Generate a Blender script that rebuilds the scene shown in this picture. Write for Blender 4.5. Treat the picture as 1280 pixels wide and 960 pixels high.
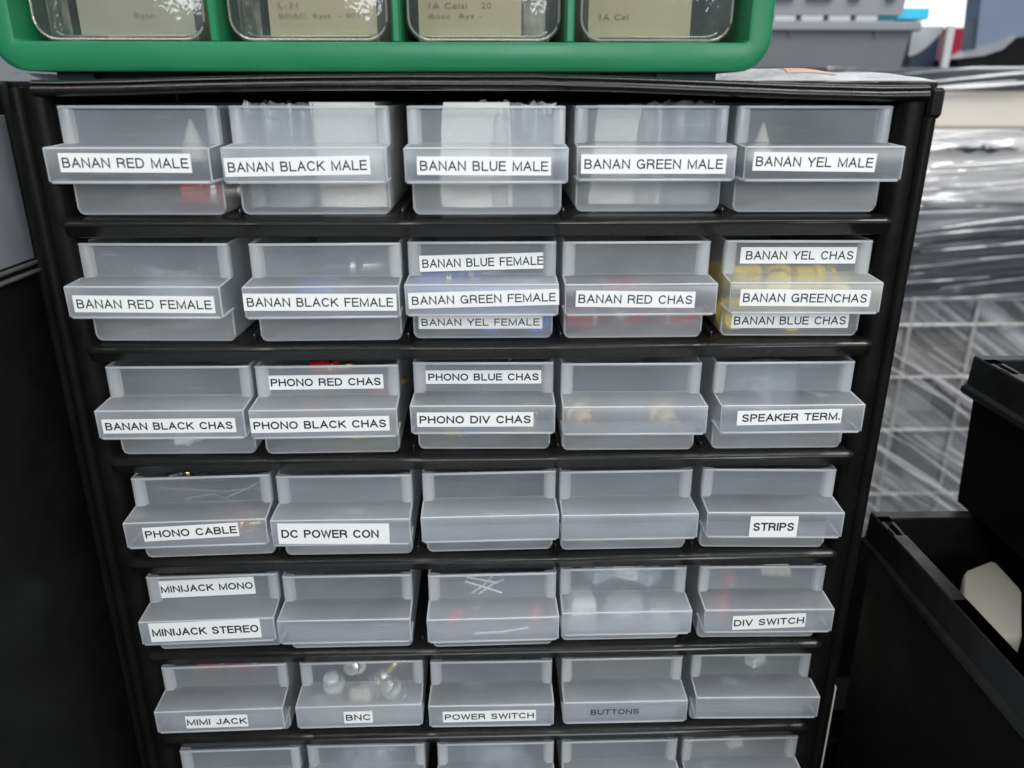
import bpy, math, random
from mathutils import Vector, Matrix
S = 0.001                                  # everything below is written in millimetres
scene = bpy.context.scene
for o in list(bpy.data.objects): bpy.data.objects.remove(o)
COL = scene.collection
random.seed(7)

# ------------------------------------------------------------------ camera
CAM = Vector((2.686, -285.562, -3.611))
RT = Vector((0.999631, -0.0271479, 0.000663)); UP = Vector((0.0087941, 0.346733, 0.937923)); FW = Vector((0.0256926, 0.937571, -0.346844))
FPX = 980.0
cd = bpy.data.cameras.new('camera'); cam = bpy.data.objects.new('camera', cd); COL.objects.link(cam)
m = Matrix((RT, UP, -FW)).transposed().to_4x4(); m.translation = CAM * S; cam.matrix_world = m
cd.sensor_width = 36; cd.lens = FPX / 1280 * 36; cd.clip_start = 0.01; cd.clip_end = 60
cd.dof.use_dof = True; cd.dof.focus_distance = 0.315; cd.dof.aperture_fstop = 10
scene.camera = cam
scene.render.resolution_x = 1024; scene.render.resolution_y = 768

# ------------------------------------------------------------------ world, lamps, exposure
w = bpy.data.worlds.new('World'); scene.world = w; w.use_nodes = True
bg = w.node_tree.nodes['Background']; bg.inputs[0].default_value = (0.80, 0.90, 1.0, 1); bg.inputs[1].default_value = 0.25
scene.view_settings.view_transform = 'Standard'; scene.view_settings.look = 'None'; scene.view_settings.exposure = 0.0
scene.render.engine = 'CYCLES'
scene.cycles.transparent_max_bounces = 40; scene.cycles.max_bounces = 14; scene.cycles.transmission_bounces = 10
def area(name, loc, target, sx, sy, watts, col):
    l = bpy.data.lights.new(name, 'AREA'); l.shape = 'RECTANGLE'; l.size = sx; l.size_y = sy; l.energy = watts; l.color = col
    o = bpy.data.objects.new(name, l); COL.objects.link(o); o.location = loc
    o.rotation_euler = (Vector(target) - Vector(loc)).to_track_quat('-Z', 'Y').to_euler(); return o
area('area_lamp', (-0.35, -0.75, 1.55), (0, 0, -0.15), 1.5, 0.5, 20, (1.0, 0.965, 0.91))
area('area_lamp', (0.45, -1.9, 0.55), (0, 0, -0.15), 1.6, 0.7, 34, (0.92, 0.965, 1.0))  # added low front fill, brightens labels under the ledges; no ceiling fitting
area('area_lamp', (0.95, -0.25, 1.5), (0.62, 0.62, -0.25), 1.2, 0.5, 23, (1.0, 0.98, 0.95))

# ------------------------------------------------------------------ materials
def newmat(name):
    mt = bpy.data.materials.new(name); mt.use_nodes = True; nt = mt.node_tree; nt.nodes.clear()
    out = nt.nodes.new('ShaderNodeOutputMaterial'); return mt, nt, out
def N(nt, t, **kw):
    n = nt.nodes.new(t)
    for k, val in kw.items():
        if k.startswith('i_'): n.inputs[k[2:].replace('_', ' ')].default_value = val
        else: setattr(n, k, val)
    return n
def opaque(name, col, rough=0.45, spec=0.5, metal=0.0, var=0.12, scale=120, bump=0.0, bscale=600, coat=0.0, stretch=(1, 1, 1), rvar=0.12):
    mt, nt, out = newmat(name); L = nt.links
    p = N(nt, 'ShaderNodeBsdfPrincipled'); p.inputs['Metallic'].default_value = metal
    p.inputs['Specular IOR Level'].default_value = spec; p.inputs['Coat Weight'].default_value = coat
    tc = N(nt, 'ShaderNodeTexCoord'); mp = N(nt, 'ShaderNodeMapping'); mp.inputs['Scale'].default_value = stretch
    L.new(tc.outputs['Object'], mp.inputs[0])
    nz = N(nt, 'ShaderNodeTexNoise'); nz.inputs['Scale'].default_value = scale; nz.inputs['Detail'].default_value = 6
    L.new(mp.outputs[0], nz.inputs['Vector'])
    cr = N(nt, 'ShaderNodeMix', data_type='RGBA'); cr.inputs[6].default_value = tuple(c * (1 - var) for c in col) + (1,)
    cr.inputs[7].default_value = tuple(min(1, c * (1 + var)) for c in col) + (1,)
    L.new(nz.outputs[0], cr.inputs[0]); L.new(cr.outputs[2], p.inputs['Base Color'])
    mr = N(nt, 'ShaderNodeMapRange'); mr.inputs[1].default_value = 0.3; mr.inputs[2].default_value = 0.7
    mr.inputs[3].default_value = max(0.02, rough - rvar); mr.inputs[4].default_value = min(1, rough + rvar)
    L.new(nz.outputs[0], mr.inputs[0]); L.new(mr.outputs[0], p.inputs['Roughness'])
    if bump:
        n2 = N(nt, 'ShaderNodeTexNoise'); n2.inputs['Scale'].default_value = bscale; n2.inputs['Detail'].default_value = 4
        L.new(mp.outputs[0], n2.inputs['Vector'])
        b = N(nt, 'ShaderNodeBump'); b.inputs['Strength'].default_value = bump; b.inputs['Distance'].default_value = 0.0006
        L.new(n2.outputs[0], b.inputs['Height']); L.new(b.outputs[0], p.inputs['Normal'])
    L.new(p.outputs[0], out.inputs[0]); return mt
def frosted(name, col, clear, blur, gloss=0.06, rough=0.28, trans=0.45, var=0.06, scale=35):
    """cloudy polypropylene: part seen straight through, part blurred, the rest scattered"""
    mt, nt, out = newmat(name); L = nt.links
    tc = N(nt, 'ShaderNodeTexCoord'); nz = N(nt, 'ShaderNodeTexNoise'); nz.inputs['Scale'].default_value = scale; nz.inputs['Detail'].default_value = 5
    oi = N(nt, 'ShaderNodeObjectInfo'); va = N(nt, 'ShaderNodeVectorMath', operation='ADD'); 
    vs = N(nt, 'ShaderNodeMath', operation='MULTIPLY'); vs.inputs[1].default_value = 7.0
    L.new(oi.outputs['Random'], vs.inputs[0]); L.new(tc.outputs['Object'], va.inputs[0]); L.new(vs.outputs[0], va.inputs[1]); L.new(va.outputs[0], nz.inputs['Vector'])
    d = N(nt, 'ShaderNodeBsdfDiffuse'); t = N(nt, 'ShaderNodeBsdfTranslucent')
    d.inputs[0].default_value = col + (1,); t.inputs[0].default_value = col + (1,)
    sc = N(nt, 'ShaderNodeMixShader'); sc.inputs[0].default_value = trans; L.new(d.outputs[0], sc.inputs[1]); L.new(t.outputs[0], sc.inputs[2])
    tr = N(nt, 'ShaderNodeBsdfTransparent'); tr.inputs[0].default_value = (0.97, 0.98, 1, 1)
    rf = N(nt, 'ShaderNodeBsdfRefraction'); rf.inputs['Roughness'].default_value = 0.42; rf.inputs['IOR'].default_value = 1.22
    see = N(nt, 'ShaderNodeMixShader'); see.inputs[0].default_value = blur / max(1e-4, clear + blur); L.new(tr.outputs[0], see.inputs[1]); L.new(rf.outputs[0], see.inputs[2])
    f = N(nt, 'ShaderNodeMapRange'); f.inputs[1].default_value = 0.3; f.inputs[2].default_value = 0.7
    f.inputs[3].default_value = clear + blur - var; f.inputs[4].default_value = clear + blur + var; L.new(nz.outputs[0], f.inputs[0])
    # fine scuffs and dust specks make the plastic a little whiter where they lie
    ms = N(nt, 'ShaderNodeMapping'); ms.inputs['Scale'].default_value = (60, 60, 900); ms.inputs['Rotation'].default_value = (0, 0.5, 0.3); L.new(va.outputs[0], ms.inputs[0])
    n3 = N(nt, 'ShaderNodeTexNoise'); n3.inputs['Scale'].default_value = 1; n3.inputs['Detail'].default_value = 2; L.new(ms.outputs[0], n3.inputs['Vector'])
    r3 = N(nt, 'ShaderNodeMapRange'); r3.inputs[1].default_value = 0.66; r3.inputs[2].default_value = 0.76; r3.inputs[3].default_value = 1; r3.inputs[4].default_value = 0.78; L.new(n3.outputs[0], r3.inputs[0])
    n4 = N(nt, 'ShaderNodeTexNoise'); n4.inputs['Scale'].default_value = 700; n4.inputs['Detail'].default_value = 1; L.new(va.outputs[0], n4.inputs['Vector'])
    r4 = N(nt, 'ShaderNodeMapRange'); r4.inputs[1].default_value = 0.70; r4.inputs[2].default_value = 0.74; r4.inputs[3].default_value = 1; r4.inputs[4].default_value = 0.82; L.new(n4.outputs[0], r4.inputs[0])
    q1 = N(nt, 'ShaderNodeMath', operation='MULTIPLY'); L.new(r3.outputs[0], q1.inputs[0]); L.new(r4.outputs[0], q1.inputs[1])
    # each moulding is a little clearer or cloudier than the next
    rv = N(nt, 'ShaderNodeMapRange'); rv.inputs[3].default_value = 0.86; rv.inputs[4].default_value = 1.12; L.new(oi.outputs['Random'], rv.inputs[0])
    q2 = N(nt, 'ShaderNodeMath', operation='MULTIPLY'); L.new(q1.outputs[0], q2.inputs[0]); L.new(rv.outputs[0], q2.inputs[1])
    q3 = N(nt, 'ShaderNodeMath', operation='MULTIPLY', use_clamp=True); L.new(q2.outputs[0], q3.inputs[0]); L.new(f.outputs[0], q3.inputs[1])
    mx = N(nt, 'ShaderNodeMixShader'); L.new(q3.outputs[0], mx.inputs[0]); L.new(sc.outputs[0], mx.inputs[1]); L.new(see.outputs[0], mx.inputs[2])
    g = N(nt, 'ShaderNodeBsdfGlossy'); g.inputs['Roughness'].default_value = rough
    n2 = N(nt, 'ShaderNodeTexNoise'); n2.inputs['Scale'].default_value = 260; n2.inputs['Detail'].default_value = 3; L.new(va.outputs[0], n2.inputs['Vector'])
    b = N(nt, 'ShaderNodeBump'); b.inputs['Strength'].default_value = 0.12; b.inputs['Distance'].default_value = 0.0004; L.new(n2.outputs[0], b.inputs['Height']); L.new(b.outputs[0], g.inputs['Normal'])
    lw = N(nt, 'ShaderNodeLayerWeight'); lw.inputs[0].default_value = 0.18
    fm = N(nt, 'ShaderNodeMapRange'); fm.inputs[3].default_value = gloss * 0.5; fm.inputs[4].default_value = min(0.6, gloss * 5); L.new(lw.outputs['Fresnel'], fm.inputs[0])
    m2 = N(nt, 'ShaderNodeMixShader'); L.new(fm.outputs[0], m2.inputs[0]); L.new(mx.outputs[0], m2.inputs[1]); L.new(g.outputs[0], m2.inputs[2])
    L.new(m2.outputs[0], out.inputs[0]); return mt
def clear_plastic(name, tint, veil=0.1, gloss=0.12, streak=None, rough=0.1, thr=(0.45, 0.62), base=0.0, rot=0.0):
    """clear film or polystyrene; streak = noise scale vector for the white folds of stretch film"""
    mt, nt, out = newmat(name); L = nt.links
    tr = N(nt, 'ShaderNodeBsdfTransparent'); tr.inputs[0].default_value = tint + (1,)
    d = N(nt, 'ShaderNodeBsdfDiffuse'); d.inputs[0].default_value = (0.72, 0.73, 0.76, 1)
    mx = N(nt, 'ShaderNodeMixShader'); mx.inputs[0].default_value = veil
    g = N(nt, 'ShaderNodeBsdfGlossy'); g.inputs['Roughness'].default_value = rough
    if streak:
        tc = N(nt, 'ShaderNodeTexCoord'); mp = N(nt, 'ShaderNodeMapping'); mp.inputs['Rotation'].default_value = (0, rot, 0)
        m3 = N(nt, 'ShaderNodeMapping'); m3.inputs['Scale'].default_value = streak
        L.new(tc.outputs['Object'], mp.inputs[0]); L.new(mp.outputs[0], m3.inputs[0])
        nz = N(nt, 'ShaderNodeTexNoise'); nz.inputs['Scale'].default_value = 1; nz.inputs['Detail'].default_value = 5; nz.inputs['Roughness'].default_value = 0.6; L.new(m3.outputs[0], nz.inputs['Vector'])
        mr = N(nt, 'ShaderNodeMapRange'); mr.inputs[1].default_value = thr[0]; mr.inputs[2].default_value = thr[1]; mr.inputs[3].default_value = base; mr.inputs[4].default_value = veil
        L.new(nz.outputs[0], mr.inputs[0]); L.new(mr.outputs[0], mx.inputs[0])
        b = N(nt, 'ShaderNodeBump'); b.inputs['Strength'].default_value = 0.6; b.inputs['Distance'].default_value = 0.004; L.new(nz.outputs[0], b.inputs['Height']); L.new(b.outputs[0], g.inputs['Normal'])
    L.new(tr.outputs[0], mx.inputs[1]); L.new(d.outputs[0], mx.inputs[2])
    lw = N(nt, 'ShaderNodeLayerWeight'); lw.inputs[0].default_value = 0.25
    fm = N(nt, 'ShaderNodeMapRange'); fm.inputs[3].default_value = gloss * 0.4; fm.inputs[4].default_value = min(0.8, gloss * 5); L.new(lw.outputs['Fresnel'], fm.inputs[0])
    m2 = N(nt, 'ShaderNodeMixShader'); L.new(fm.outputs[0], m2.inputs[0]); L.new(mx.outputs[0], m2.inputs[1]); L.new(g.outputs[0], m2.inputs[2])
    L.new(m2.outputs[0], out.inputs[0]); return mt
def glow(name, col, s):
    mt, nt, out = newmat(name); e = N(nt, 'ShaderNodeEmission'); e.inputs[0].default_value = col + (1,); e.inputs[1].default_value = s
    nt.links.new(e.outputs[0], out.inputs[0]); return mt
M = dict(
    black=opaque('black_steel', (0.006, 0.006, 0.006), 0.45, 0.14, var=0.3, scale=60, bump=0.05, bscale=900),
    rail=opaque('black_plastic_rail', (0.0055, 0.0052, 0.0047), 0.27, 0.36, var=0.3, scale=90, bump=0.12, bscale=500),
    shelf=opaque('lit_black_shelf', (0.011, 0.0102, 0.0092), 0.25, 0.45, var=0.55, scale=55, bump=0.10, bscale=500, stretch=(.3, 1, 1)),  # rail black raised and warmed, painting in the light on the lips
    post=opaque('black_post', (0.0055, 0.0052, 0.0047), 0.42, 0.13, var=0.3, scale=70, bump=0.1, bscale=500),
    craterim=opaque('lit_black_rim', (0.014, 0.014, 0.0145), 0.38, 0.4, var=0.5, scale=70, bump=0.06),  # crate black made paler to stand in for light caught on the rim
    bench=opaque('dark_table', (0.012, 0.012, 0.012), 0.6, 0.2, var=0.3),
    inner=opaque('dark_cabinet_inside', (0.008, 0.008, 0.008), 0.6, 0.2, var=0.2),
    frost=frosted('cloudy_polypropylene', (0.82, 0.835, 0.845), 0.42, 0.18, gloss=0.05),
    front=frosted('cloudy_front', (0.77, 0.82, 0.875), 0.43, 0.19, gloss=0.06),
    flange=frosted('thick_cloudy_plastic', (0.82, 0.835, 0.845), 0.30, 0.14, gloss=0.05, trans=0.42),
    rim=frosted('plastic_edge', (0.86, 0.88, 0.89), 0.28, 0.12, gloss=0.08, rough=0.2, trans=0.35, var=0.05),
    label=opaque('label_tape', (0.82, 0.82, 0.81), 0.38, 0.4, var=0.02, scale=200),
    cleartape=clear_plastic('clear_label_tape', (0.95, 0.96, 0.97), 0.06, 0.05, rough=0.3),
    ink=opaque('black_ink', (0.018, 0.018, 0.02), 0.5, 0.3, var=0.1),
    greyink=opaque('faded_ink', (0.06, 0.06, 0.065), 0.6, 0.2, var=0.3, scale=900),
    brownink=opaque('brown_ink', (0.24, 0.15, 0.11), 0.7, 0.2, var=0.4, scale=900),
    green=opaque('green_plastic', (0.014, 0.178, 0.077), 0.38, 0.3, var=0.07, scale=25, bump=0.06, bscale=350),
    darkgreen=opaque('dark_green_rubber', (0.006, 0.02, 0.02), 0.6, 0.3),
    clear=clear_plastic('clear_polystyrene', (0.95, 0.94, 0.84), 0.13, 0.12, rough=0.12, streak=(40, 40, 25), thr=(0.35, 0.75), base=0.05),
    clearrim=clear_plastic('clear_polystyrene_edge', (0.88, 0.88, 0.76), 0.30, 0.22, rough=0.12),
    card=opaque('tan_card', (0.44, 0.395, 0.31), 0.8, 0.2, var=0.14, scale=45, bump=0.1),
    greycard=opaque('grey_card', (0.37, 0.36, 0.335), 0.8, 0.2, var=0.2, scale=45),
    paper=opaque('white_paper', (0.86, 0.815, 0.74), 0.75, 0.2, var=0.04, scale=60, bump=0.2, bscale=90),
    whitebox=opaque('white_nylon', (0.85, 0.83, 0.78), 0.5, 0.4, var=0.05),
    brasscream=opaque('amber_plastic', (0.75, 0.50, 0.20), 0.4, 0.5, var=0.1),
    cream=opaque('cream_plastic', (0.72, 0.65, 0.52), 0.45, 0.4, var=0.06),
    red=opaque('red_plastic', (0.42, 0.018, 0.03), 0.35, 0.5, var=0.1),
    yellow=opaque('yellow_plastic', (0.90, 0.66, 0.01), 0.35, 0.5, var=0.08),
    blue=opaque('blue_plastic', (0.02, 0.16, 0.72), 0.35, 0.5, var=0.1),
    greenp=opaque('green_connector_plastic', (0.02, 0.26, 0.10), 0.35, 0.5, var=0.1),
    blackp=opaque('black_connector_plastic', (0.02, 0.021, 0.024), 0.35, 0.5),
    wirelead=opaque('tinned_wire', (0.75, 0.72, 0.66), 0.35, 0.5, metal=0.3),
    brass=opaque('brass', (0.70, 0.50, 0.20), 0.25, 0.5, metal=1, var=0.12),
    steel=opaque('nickel', (0.72, 0.69, 0.63), 0.36, 0.5, metal=0.75, var=0.1),
    film=clear_plastic('clear_bag', (0.96, 0.97, 0.98), 0.45, 0.10, streak=(70, 90, 40), rough=0.18, base=0.08),
    standbag=clear_plastic('cloudy_bag', (0.96, 0.95, 0.92), 0.62, 0.14, streak=(160, 60, 12), rough=0.2, base=0.25, thr=(0.38, 0.66)),
    sheet=clear_plastic('crumpled_clear_sheet', (0.92, 0.94, 0.96), 0.55, 0.2, streak=(25, 70, 60), rough=0.2, base=0.25),
    orange=opaque('orange_print', (0.48, 0.33, 0.25), 0.6, 0.3, var=0.15),
    greyglass=opaque('glossy_grey_panel', (0.19, 0.20, 0.215), 0.10, 0.6, var=0.55, scale=9, coat=0.5),
    trim=opaque('grey_trim', (0.10, 0.10, 0.10), 0.3, 0.5),
    tote=opaque('dark_grey_tote', (0.13, 0.135, 0.15), 0.5, 0.4, var=0.10, scale=30, bump=0.05),
    tote2=opaque('grey_tote', (0.24, 0.25, 0.27), 0.5, 0.4, var=0.10, scale=30),
    navy=opaque('navy_plastic', (0.03, 0.045, 0.085), 0.35, 0.5, var=0.2, scale=20),
    palegrey=opaque('pale_grey_plastic', (0.45, 0.46, 0.47), 0.45, 0.4, var=0.08, scale=20),
    cyan=opaque('cyan_card', (0.05, 0.50, 0.75), 0.5, 0.3, var=0.08),
    crimson=opaque('crimson_box', (0.50, 0.03, 0.07), 0.5, 0.4, var=0.2, scale=25),
    screen=opaque('blue_grey_screen', (0.16, 0.20, 0.28), 0.2, 0.6, var=0.15, scale=8, coat=0.3),
    beige=opaque('beige_cardboard', (0.62, 0.57, 0.50), 0.8, 0.2, var=0.07, scale=14, stretch=(1, 1, 4)),
    darkwrap=opaque('dark_goods', (0.035, 0.038, 0.045), 0.45, 0.4, var=0.5, scale=9, stretch=(1, 1, 5)),
    silver=opaque('pale_goods', (0.76, 0.74, 0.70), 0.5, 0.4, var=0.16, scale=8, stretch=(1, 1, 3)),
    wrapfilm=clear_plastic('stretch_film', (0.93, 0.94, 0.96), 0.5, 0.28, streak=(2.2, 3, 46), rough=0.12, thr=(0.54, 0.68), base=0.03, rot=0.10),
    wrapfilm2=clear_plastic('stretch_film_pale', (0.95, 0.95, 0.97), 0.6, 0.30, streak=(5, 4, 24), rough=0.13, thr=(0.48, 0.64), base=0.06, rot=0.05),
    cagefilm=clear_plastic('stretch_film_cage', (0.94, 0.94, 0.94), 0.58, 0.24, streak=(2.4, 3, 120), rough=0.16, thr=(0.46, 0.64), base=0.14, rot=-0.62),
    strand=clear_plastic('rolled_film', (0.9, 0.9, 0.92), 0.72, 0.25, rough=0.2),
    wire=opaque('galvanised_wire', (0.72, 0.72, 0.70), 0.35, 0.5, metal=0.6),
    crate=opaque('black_crate', (0.006, 0.006, 0.0065), 0.48, 0.14, var=0.3, scale=40, bump=0.05),
    roll=opaque('off_white_packet_paper', (0.33, 0.315, 0.28), 0.8, 0.2, var=0.10, scale=60, bump=0.3, bscale=70),
    floor=opaque('dark_floor', (0.05, 0.05, 0.05), 0.6, 0.3, var=0.2, scale=6),
    window=glow('bright_window', (0.96, 0.98, 1.0), 1.6),
    brown=opaque('brown_goods', (0.22, 0.16, 0.12), 0.6, 0.3, var=0.4, scale=16),
    greybox=opaque('grey_goods', (0.20, 0.19, 0.20), 0.6, 0.3, var=0.4, scale=16),
)

# ------------------------------------------------------------------ mesh helpers
class MB:
    def __init__(s): s.v = []; s.f = []
    def face(s, pts):
        b = len(s.v); s.v += [tuple(p) for p in pts]; s.f.append(tuple(range(b, b + len(pts))))
    def grid(s, rows, closed=False, caps=False):
        b = len(s.v); n = len(rows[0])
        for r in rows: s.v += [tuple(p) for p in r]
        for i in range(len(rows) - 1):
            for j in range(n if closed else n - 1):
                k = (j + 1) % n
                s.f.append((b + i * n + j, b + i * n + k, b + (i + 1) * n + k, b + (i + 1) * n + j))
        if caps:
            s.f.append(tuple(b + j for j in range(n))[::-1]); s.f.append(tuple(b + (len(rows) - 1) * n + j for j in range(n)))
        return s
    def box(s, x0, x1, y0, y1, z0, z1, bev=0.0):
        if bev <= 0:
            b = len(s.v); s.v += [(x, y, z) for z in (z0, z1) for (x, y) in ((x0, y0), (x1, y0), (x1, y1), (x0, y1))]
            s.f += [tuple(b + i for i in q) for q in ((3, 2, 1, 0), (4, 5, 6, 7), (0, 1, 5, 4), (1, 2, 6, 5), (2, 3, 7, 6), (3, 0, 4, 7))]
            return s
        def ring(i, z):
            return [(x0 + i, y0 + bev, z), (x0 + bev, y0 + i, z), (x1 - bev, y0 + i, z), (x1 - i, y0 + bev, z), (x1 - i, y1 - bev, z), (x1 - bev, y1 - i, z), (x0 + bev, y1 - i, z), (x0 + i, y1 - bev, z)]
        return s.grid([ring(bev * .8, z0), ring(0, z0 + bev), ring(0, z1 - bev), ring(bev * .8, z1)], True, True)
    def tube(s, pts, r, n=6, caps=True):
        pts = [Vector(p) for p in pts]; rows = []
        for i, p in enumerate(pts):
            d = (pts[min(i + 1, len(pts) - 1)] - pts[max(i - 1, 0)]).normalized()
            a = d.cross(Vector((0, 0, 1)) if abs(d.z) < .9 else Vector((1, 0, 0))).normalized(); b = d.cross(a)
            rr = r[i] if isinstance(r, (list, tuple)) else r
            rows.append([p + (a * math.cos(t) + b * math.sin(t)) * rr for t in (2 * math.pi * k / n for k in range(n))])
        return s.grid(rows, True, caps)
    def prism(s, poly, z0, z1):
        return s.grid([[(x, y, z0) for x, y in poly], [(x, y, z1) for x, y in poly]], True, True)
    def build(s, name, mat, parent=None, loc=None, smooth=True, angle=35, rot=None):
        me = bpy.data.meshes.new(name); me.from_pydata([(x * S, y * S, z * S) for x, y, z in s.v], [], s.f)
        me.materials.append(mat); me.validate()
        import bmesh
        bm = bmesh.new(); bm.from_mesh(me); bmesh.ops.remove_doubles(bm, verts=bm.verts, dist=1e-6); bmesh.ops.recalc_face_normals(bm, faces=bm.faces)
        for e in bm.edges:
            e.smooth = not (len(e.link_faces) == 2 and e.calc_face_angle(0) > math.radians(angle))
        for f in bm.faces: f.smooth = smooth
        bm.to_mesh(me); bm.free()
        o = bpy.data.objects.new(name, me); COL.objects.link(o)
        if parent: o.parent = parent
        if loc: o.location = Vector(loc) * S
        if rot: o.rotation_euler = rot
        return o
def tag(o, label=None, cat=None, group=None, kind=None):
    if label: o['label'] = label
    if cat: o['category'] = cat
    if group: o['group'] = group
    if kind: o['kind'] = kind
    return o
def thing(name, loc, label, cat, group=None, rz=0.0):
    o = bpy.data.objects.new(name, None); COL.objects.link(o); o.empty_display_size = 0.01
    o.location = Vector(loc) * S; o.rotation_euler = (0, 0, rz); return tag(o, label, cat, group)
def at(px, py, Y):                          # point of the plane y = Y seen at a photograph pixel (1280 x 960)
    d = FW + RT * ((px - 640) / FPX) - UP * ((py - 480) / FPX); return CAM + d * ((Y - CAM.y) / d.y)
def arc_(cx, cy, rx, ry, a0, a1, n=10):
    return [(cx + rx * math.cos(math.radians(a0 + (a1 - a0) * i / n)), cy + ry * math.sin(math.radians(a0 + (a1 - a0) * i / n))) for i in range(n + 1)]
GLYPH = {  # width, strokes; cap height 1
 'A': (.74, [[(.02, 0), (.37, 1), (.72, 0)], [(.14, .34), (.60, .34)]]), 'B': (.68, [[(.34, .53), (0.04, .53), (.04, 0), (.36, 0)] + arc_(.38, .265, .26, .265, -90, 90) + [(.04, .53), (.04, 1), (.34, 1)] + arc_(.36, .765, .23, .235, 90, -90)]),
 'C': (.76, [arc_(.40, .5, .36, .5, 42, 318, 20)]), 'D': (.74, [[(.04, 0), (.04, 1), (.32, 1)] + arc_(.34, .5, .36, .5, 90, -90, 14) + [(.04, 0)]]),
 'E': (.62, [[(.6, 1), (.04, 1), (.04, 0), (.62, 0)], [(.04, .53), (.56, .53)]]), 'F': (.58, [[(.58, 1), (.04, 1), (.04, 0)], [(.04, .52), (.5, .52)]]),
 'G': (.80, [arc_(.40, .5, .36, .5, 45, 330, 20) + [(.74, .46), (.44, .46)], [(.74, .46), (.74, 0)]]), 'H': (.70, [[(.04, 0), (.04, 1)], [(.66, 0), (.66, 1)], [(.04, .53), (.66, .53)]]),
 'I': (.10, [[(.05, 0), (.05, 1)]]), 'J': (.52, [[(.46, 1), (.46, .27)] + arc_(.25, .25, .21, .25, 0, -180)]), 'K': (.70, [[(.04, 0), (.04, 1)], [(.64, 1), (.04, .38)], [(.24, .58), (.68, 0)]]),
 'L': (.58, [[(.04, 1), (.04, 0), (.57, 0)]]), 'M': (.86, [[(.04, 0), (.04, 1), (.43, .06), (.82, 1), (.82, 0)]]), 'N': (.72, [[(.04, 0), (.04, 1), (.68, 0), (.68, 1)]]),
 'O': (.80, [arc_(.40, .5, .37, .5, 90, 450, 24)]), 'P': (.66, [[(.04, 0), (.04, 1), (.36, 1)] + arc_(.38, .74, .24, .26, 90, -90) + [(.04, .48)]]),
 'R': (.72, [[(.04, 0), (.04, 1), (.38, 1)] + arc_(.40, .755, .25, .245, 90, -90) + [(.04, .51)], [(.40, .51), (.62, .34), (.66, 0)]]),
 'S': (.68, [arc_(.34, .75, .27, .25, 20, 180, 10) + [(.09, .68), (.16, .58), (.34, .51), (.54, .44), (.61, .33)] + arc_(.34, .26, .28, .26, 0, -165, 12)]),
 'T': (.64, [[(0, 1), (.64, 1)], [(.32, 1), (.32, 0)]]), 'U': (.70, [[(.04, 1), (.04, .32)] + arc_(.35, .32, .31, .32, 180, 360) + [(.66, 1)]]),
 'V': (.70, [[(.02, 1), (.35, 0), (.68, 1)]]), 'W': (.98, [[(.02, 1), (.25, 0), (.49, .96), (.73, 0), (.96, 1)]]), 'Y': (.70, [[(.02, 1), (.35, .42), (.68, 1)], [(.35, .42), (.35, 0)]]), '.': (.12, [[(.06, 0), (.06, .06)]])}
def printed(text, mat, parent, x0, x1, z0, z1, y, wt=.12, name='lettering'):
    """label-printer capitals made of flat strokes in the x-z plane"""
    pen = 0; lay = []
    for ch in text:
        if ch == ' ': pen += .52; continue
        wd_, st_ = GLYPH[ch]; lay.append((pen, st_)); pen += wd_ + .20
    pen -= .20; kx = (x1 - x0) / pen; kz = z1 - z0; hw = wt * kz / 2; mb = MB(); q = 0
    for px_, st_ in lay:
        for line in st_:
            q += 1; pts = []
            for a, b in line:
                p = Vector((x0 + (px_ + a) * kx, z0 + hw + b * (kz - 2 * hw)))
                if not pts or (p - pts[-1]).length > 1e-4: pts.append(p)
            closed = (pts[0] - pts[-1]).length < 1e-3; rows = []
            for i, p in enumerate(pts):
                d0 = (p - pts[i - 1]).normalized() if i else ((p - pts[-2]).normalized() if closed else None)
                d1 = (pts[i + 1] - p).normalized() if i < len(pts) - 1 else ((pts[1] - p).normalized() if closed else None)
                d0 = d0 or d1; d1 = d1 or d0
                n0 = Vector((-d0.y, d0.x)); n1 = Vector((-d1.y, d1.x)); nn = n0 + n1
                nn = nn.normalized() if nn.length > .05 else n0
                e = hw / max(.42, nn.dot(n0)); sh = Vector((0, 0))
                if not closed and i == 0: sh = -d1 * hw * .8
                if not closed and i == len(pts) - 1: sh = d0 * hw * .8
                yy = y - .003 * (q % 3)
                rows.append([(p.x + nn.x * e + sh.x, yy, p.y + nn.y * e + sh.y), (p.x - nn.x * e + sh.x, yy, p.y - nn.y * e + sh.y)])
            mb.grid(rows)
    o = mb.build(name, mat, parent, smooth=False); return o
def letters(text, mat, parent, x0, x1, z0, z1, y, name='lettering', shear=0.0):
    """flat lettering standing in the x-z plane, facing -y, filling the given box"""
    cu = bpy.data.curves.new('t', 'FONT'); cu.body = text; cu.size = 1; cu.space_character = 1.12; cu.space_word = 1.25; cu.resolution_u = 3
    o = bpy.data.objects.new('t', cu); COL.objects.link(o); bpy.context.view_layer.update()
    me = bpy.data.meshes.new_from_object(o.evaluated_get(bpy.context.evaluated_depsgraph_get())); bpy.data.objects.remove(o); bpy.data.curves.remove(cu)
    xs = [p.co.x for p in me.vertices]; ys = [p.co.y for p in me.vertices]; a, b, c, d = min(xs), max(xs), min(ys), max(ys)
    for p in me.vertices:
        u = (p.co.x - a) / (b - a); t = (p.co.y - c) / (d - c)
        p.co = Vector((x0 + (x1 - x0) * u + shear * t, y, z0 + (z1 - z0) * t)) * S
    me.materials.clear(); me.materials.append(mat)
    o = bpy.data.objects.new(name, me); COL.objects.link(o); o.parent = parent; return o

# ------------------------------------------------------------------ setting
PITCH = 47.068; FLOOR = -470; GROUND = -1200        # FLOOR is the table top, GROUND the warehouse floor
fl = MB(); fl.face([(-3000, -2500, GROUND), (3500, -2500, GROUND), (3500, 4000, GROUND), (-3000, 4000, GROUND)])
tag(fl.build('floor', M['floor']), kind='structure')

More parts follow.
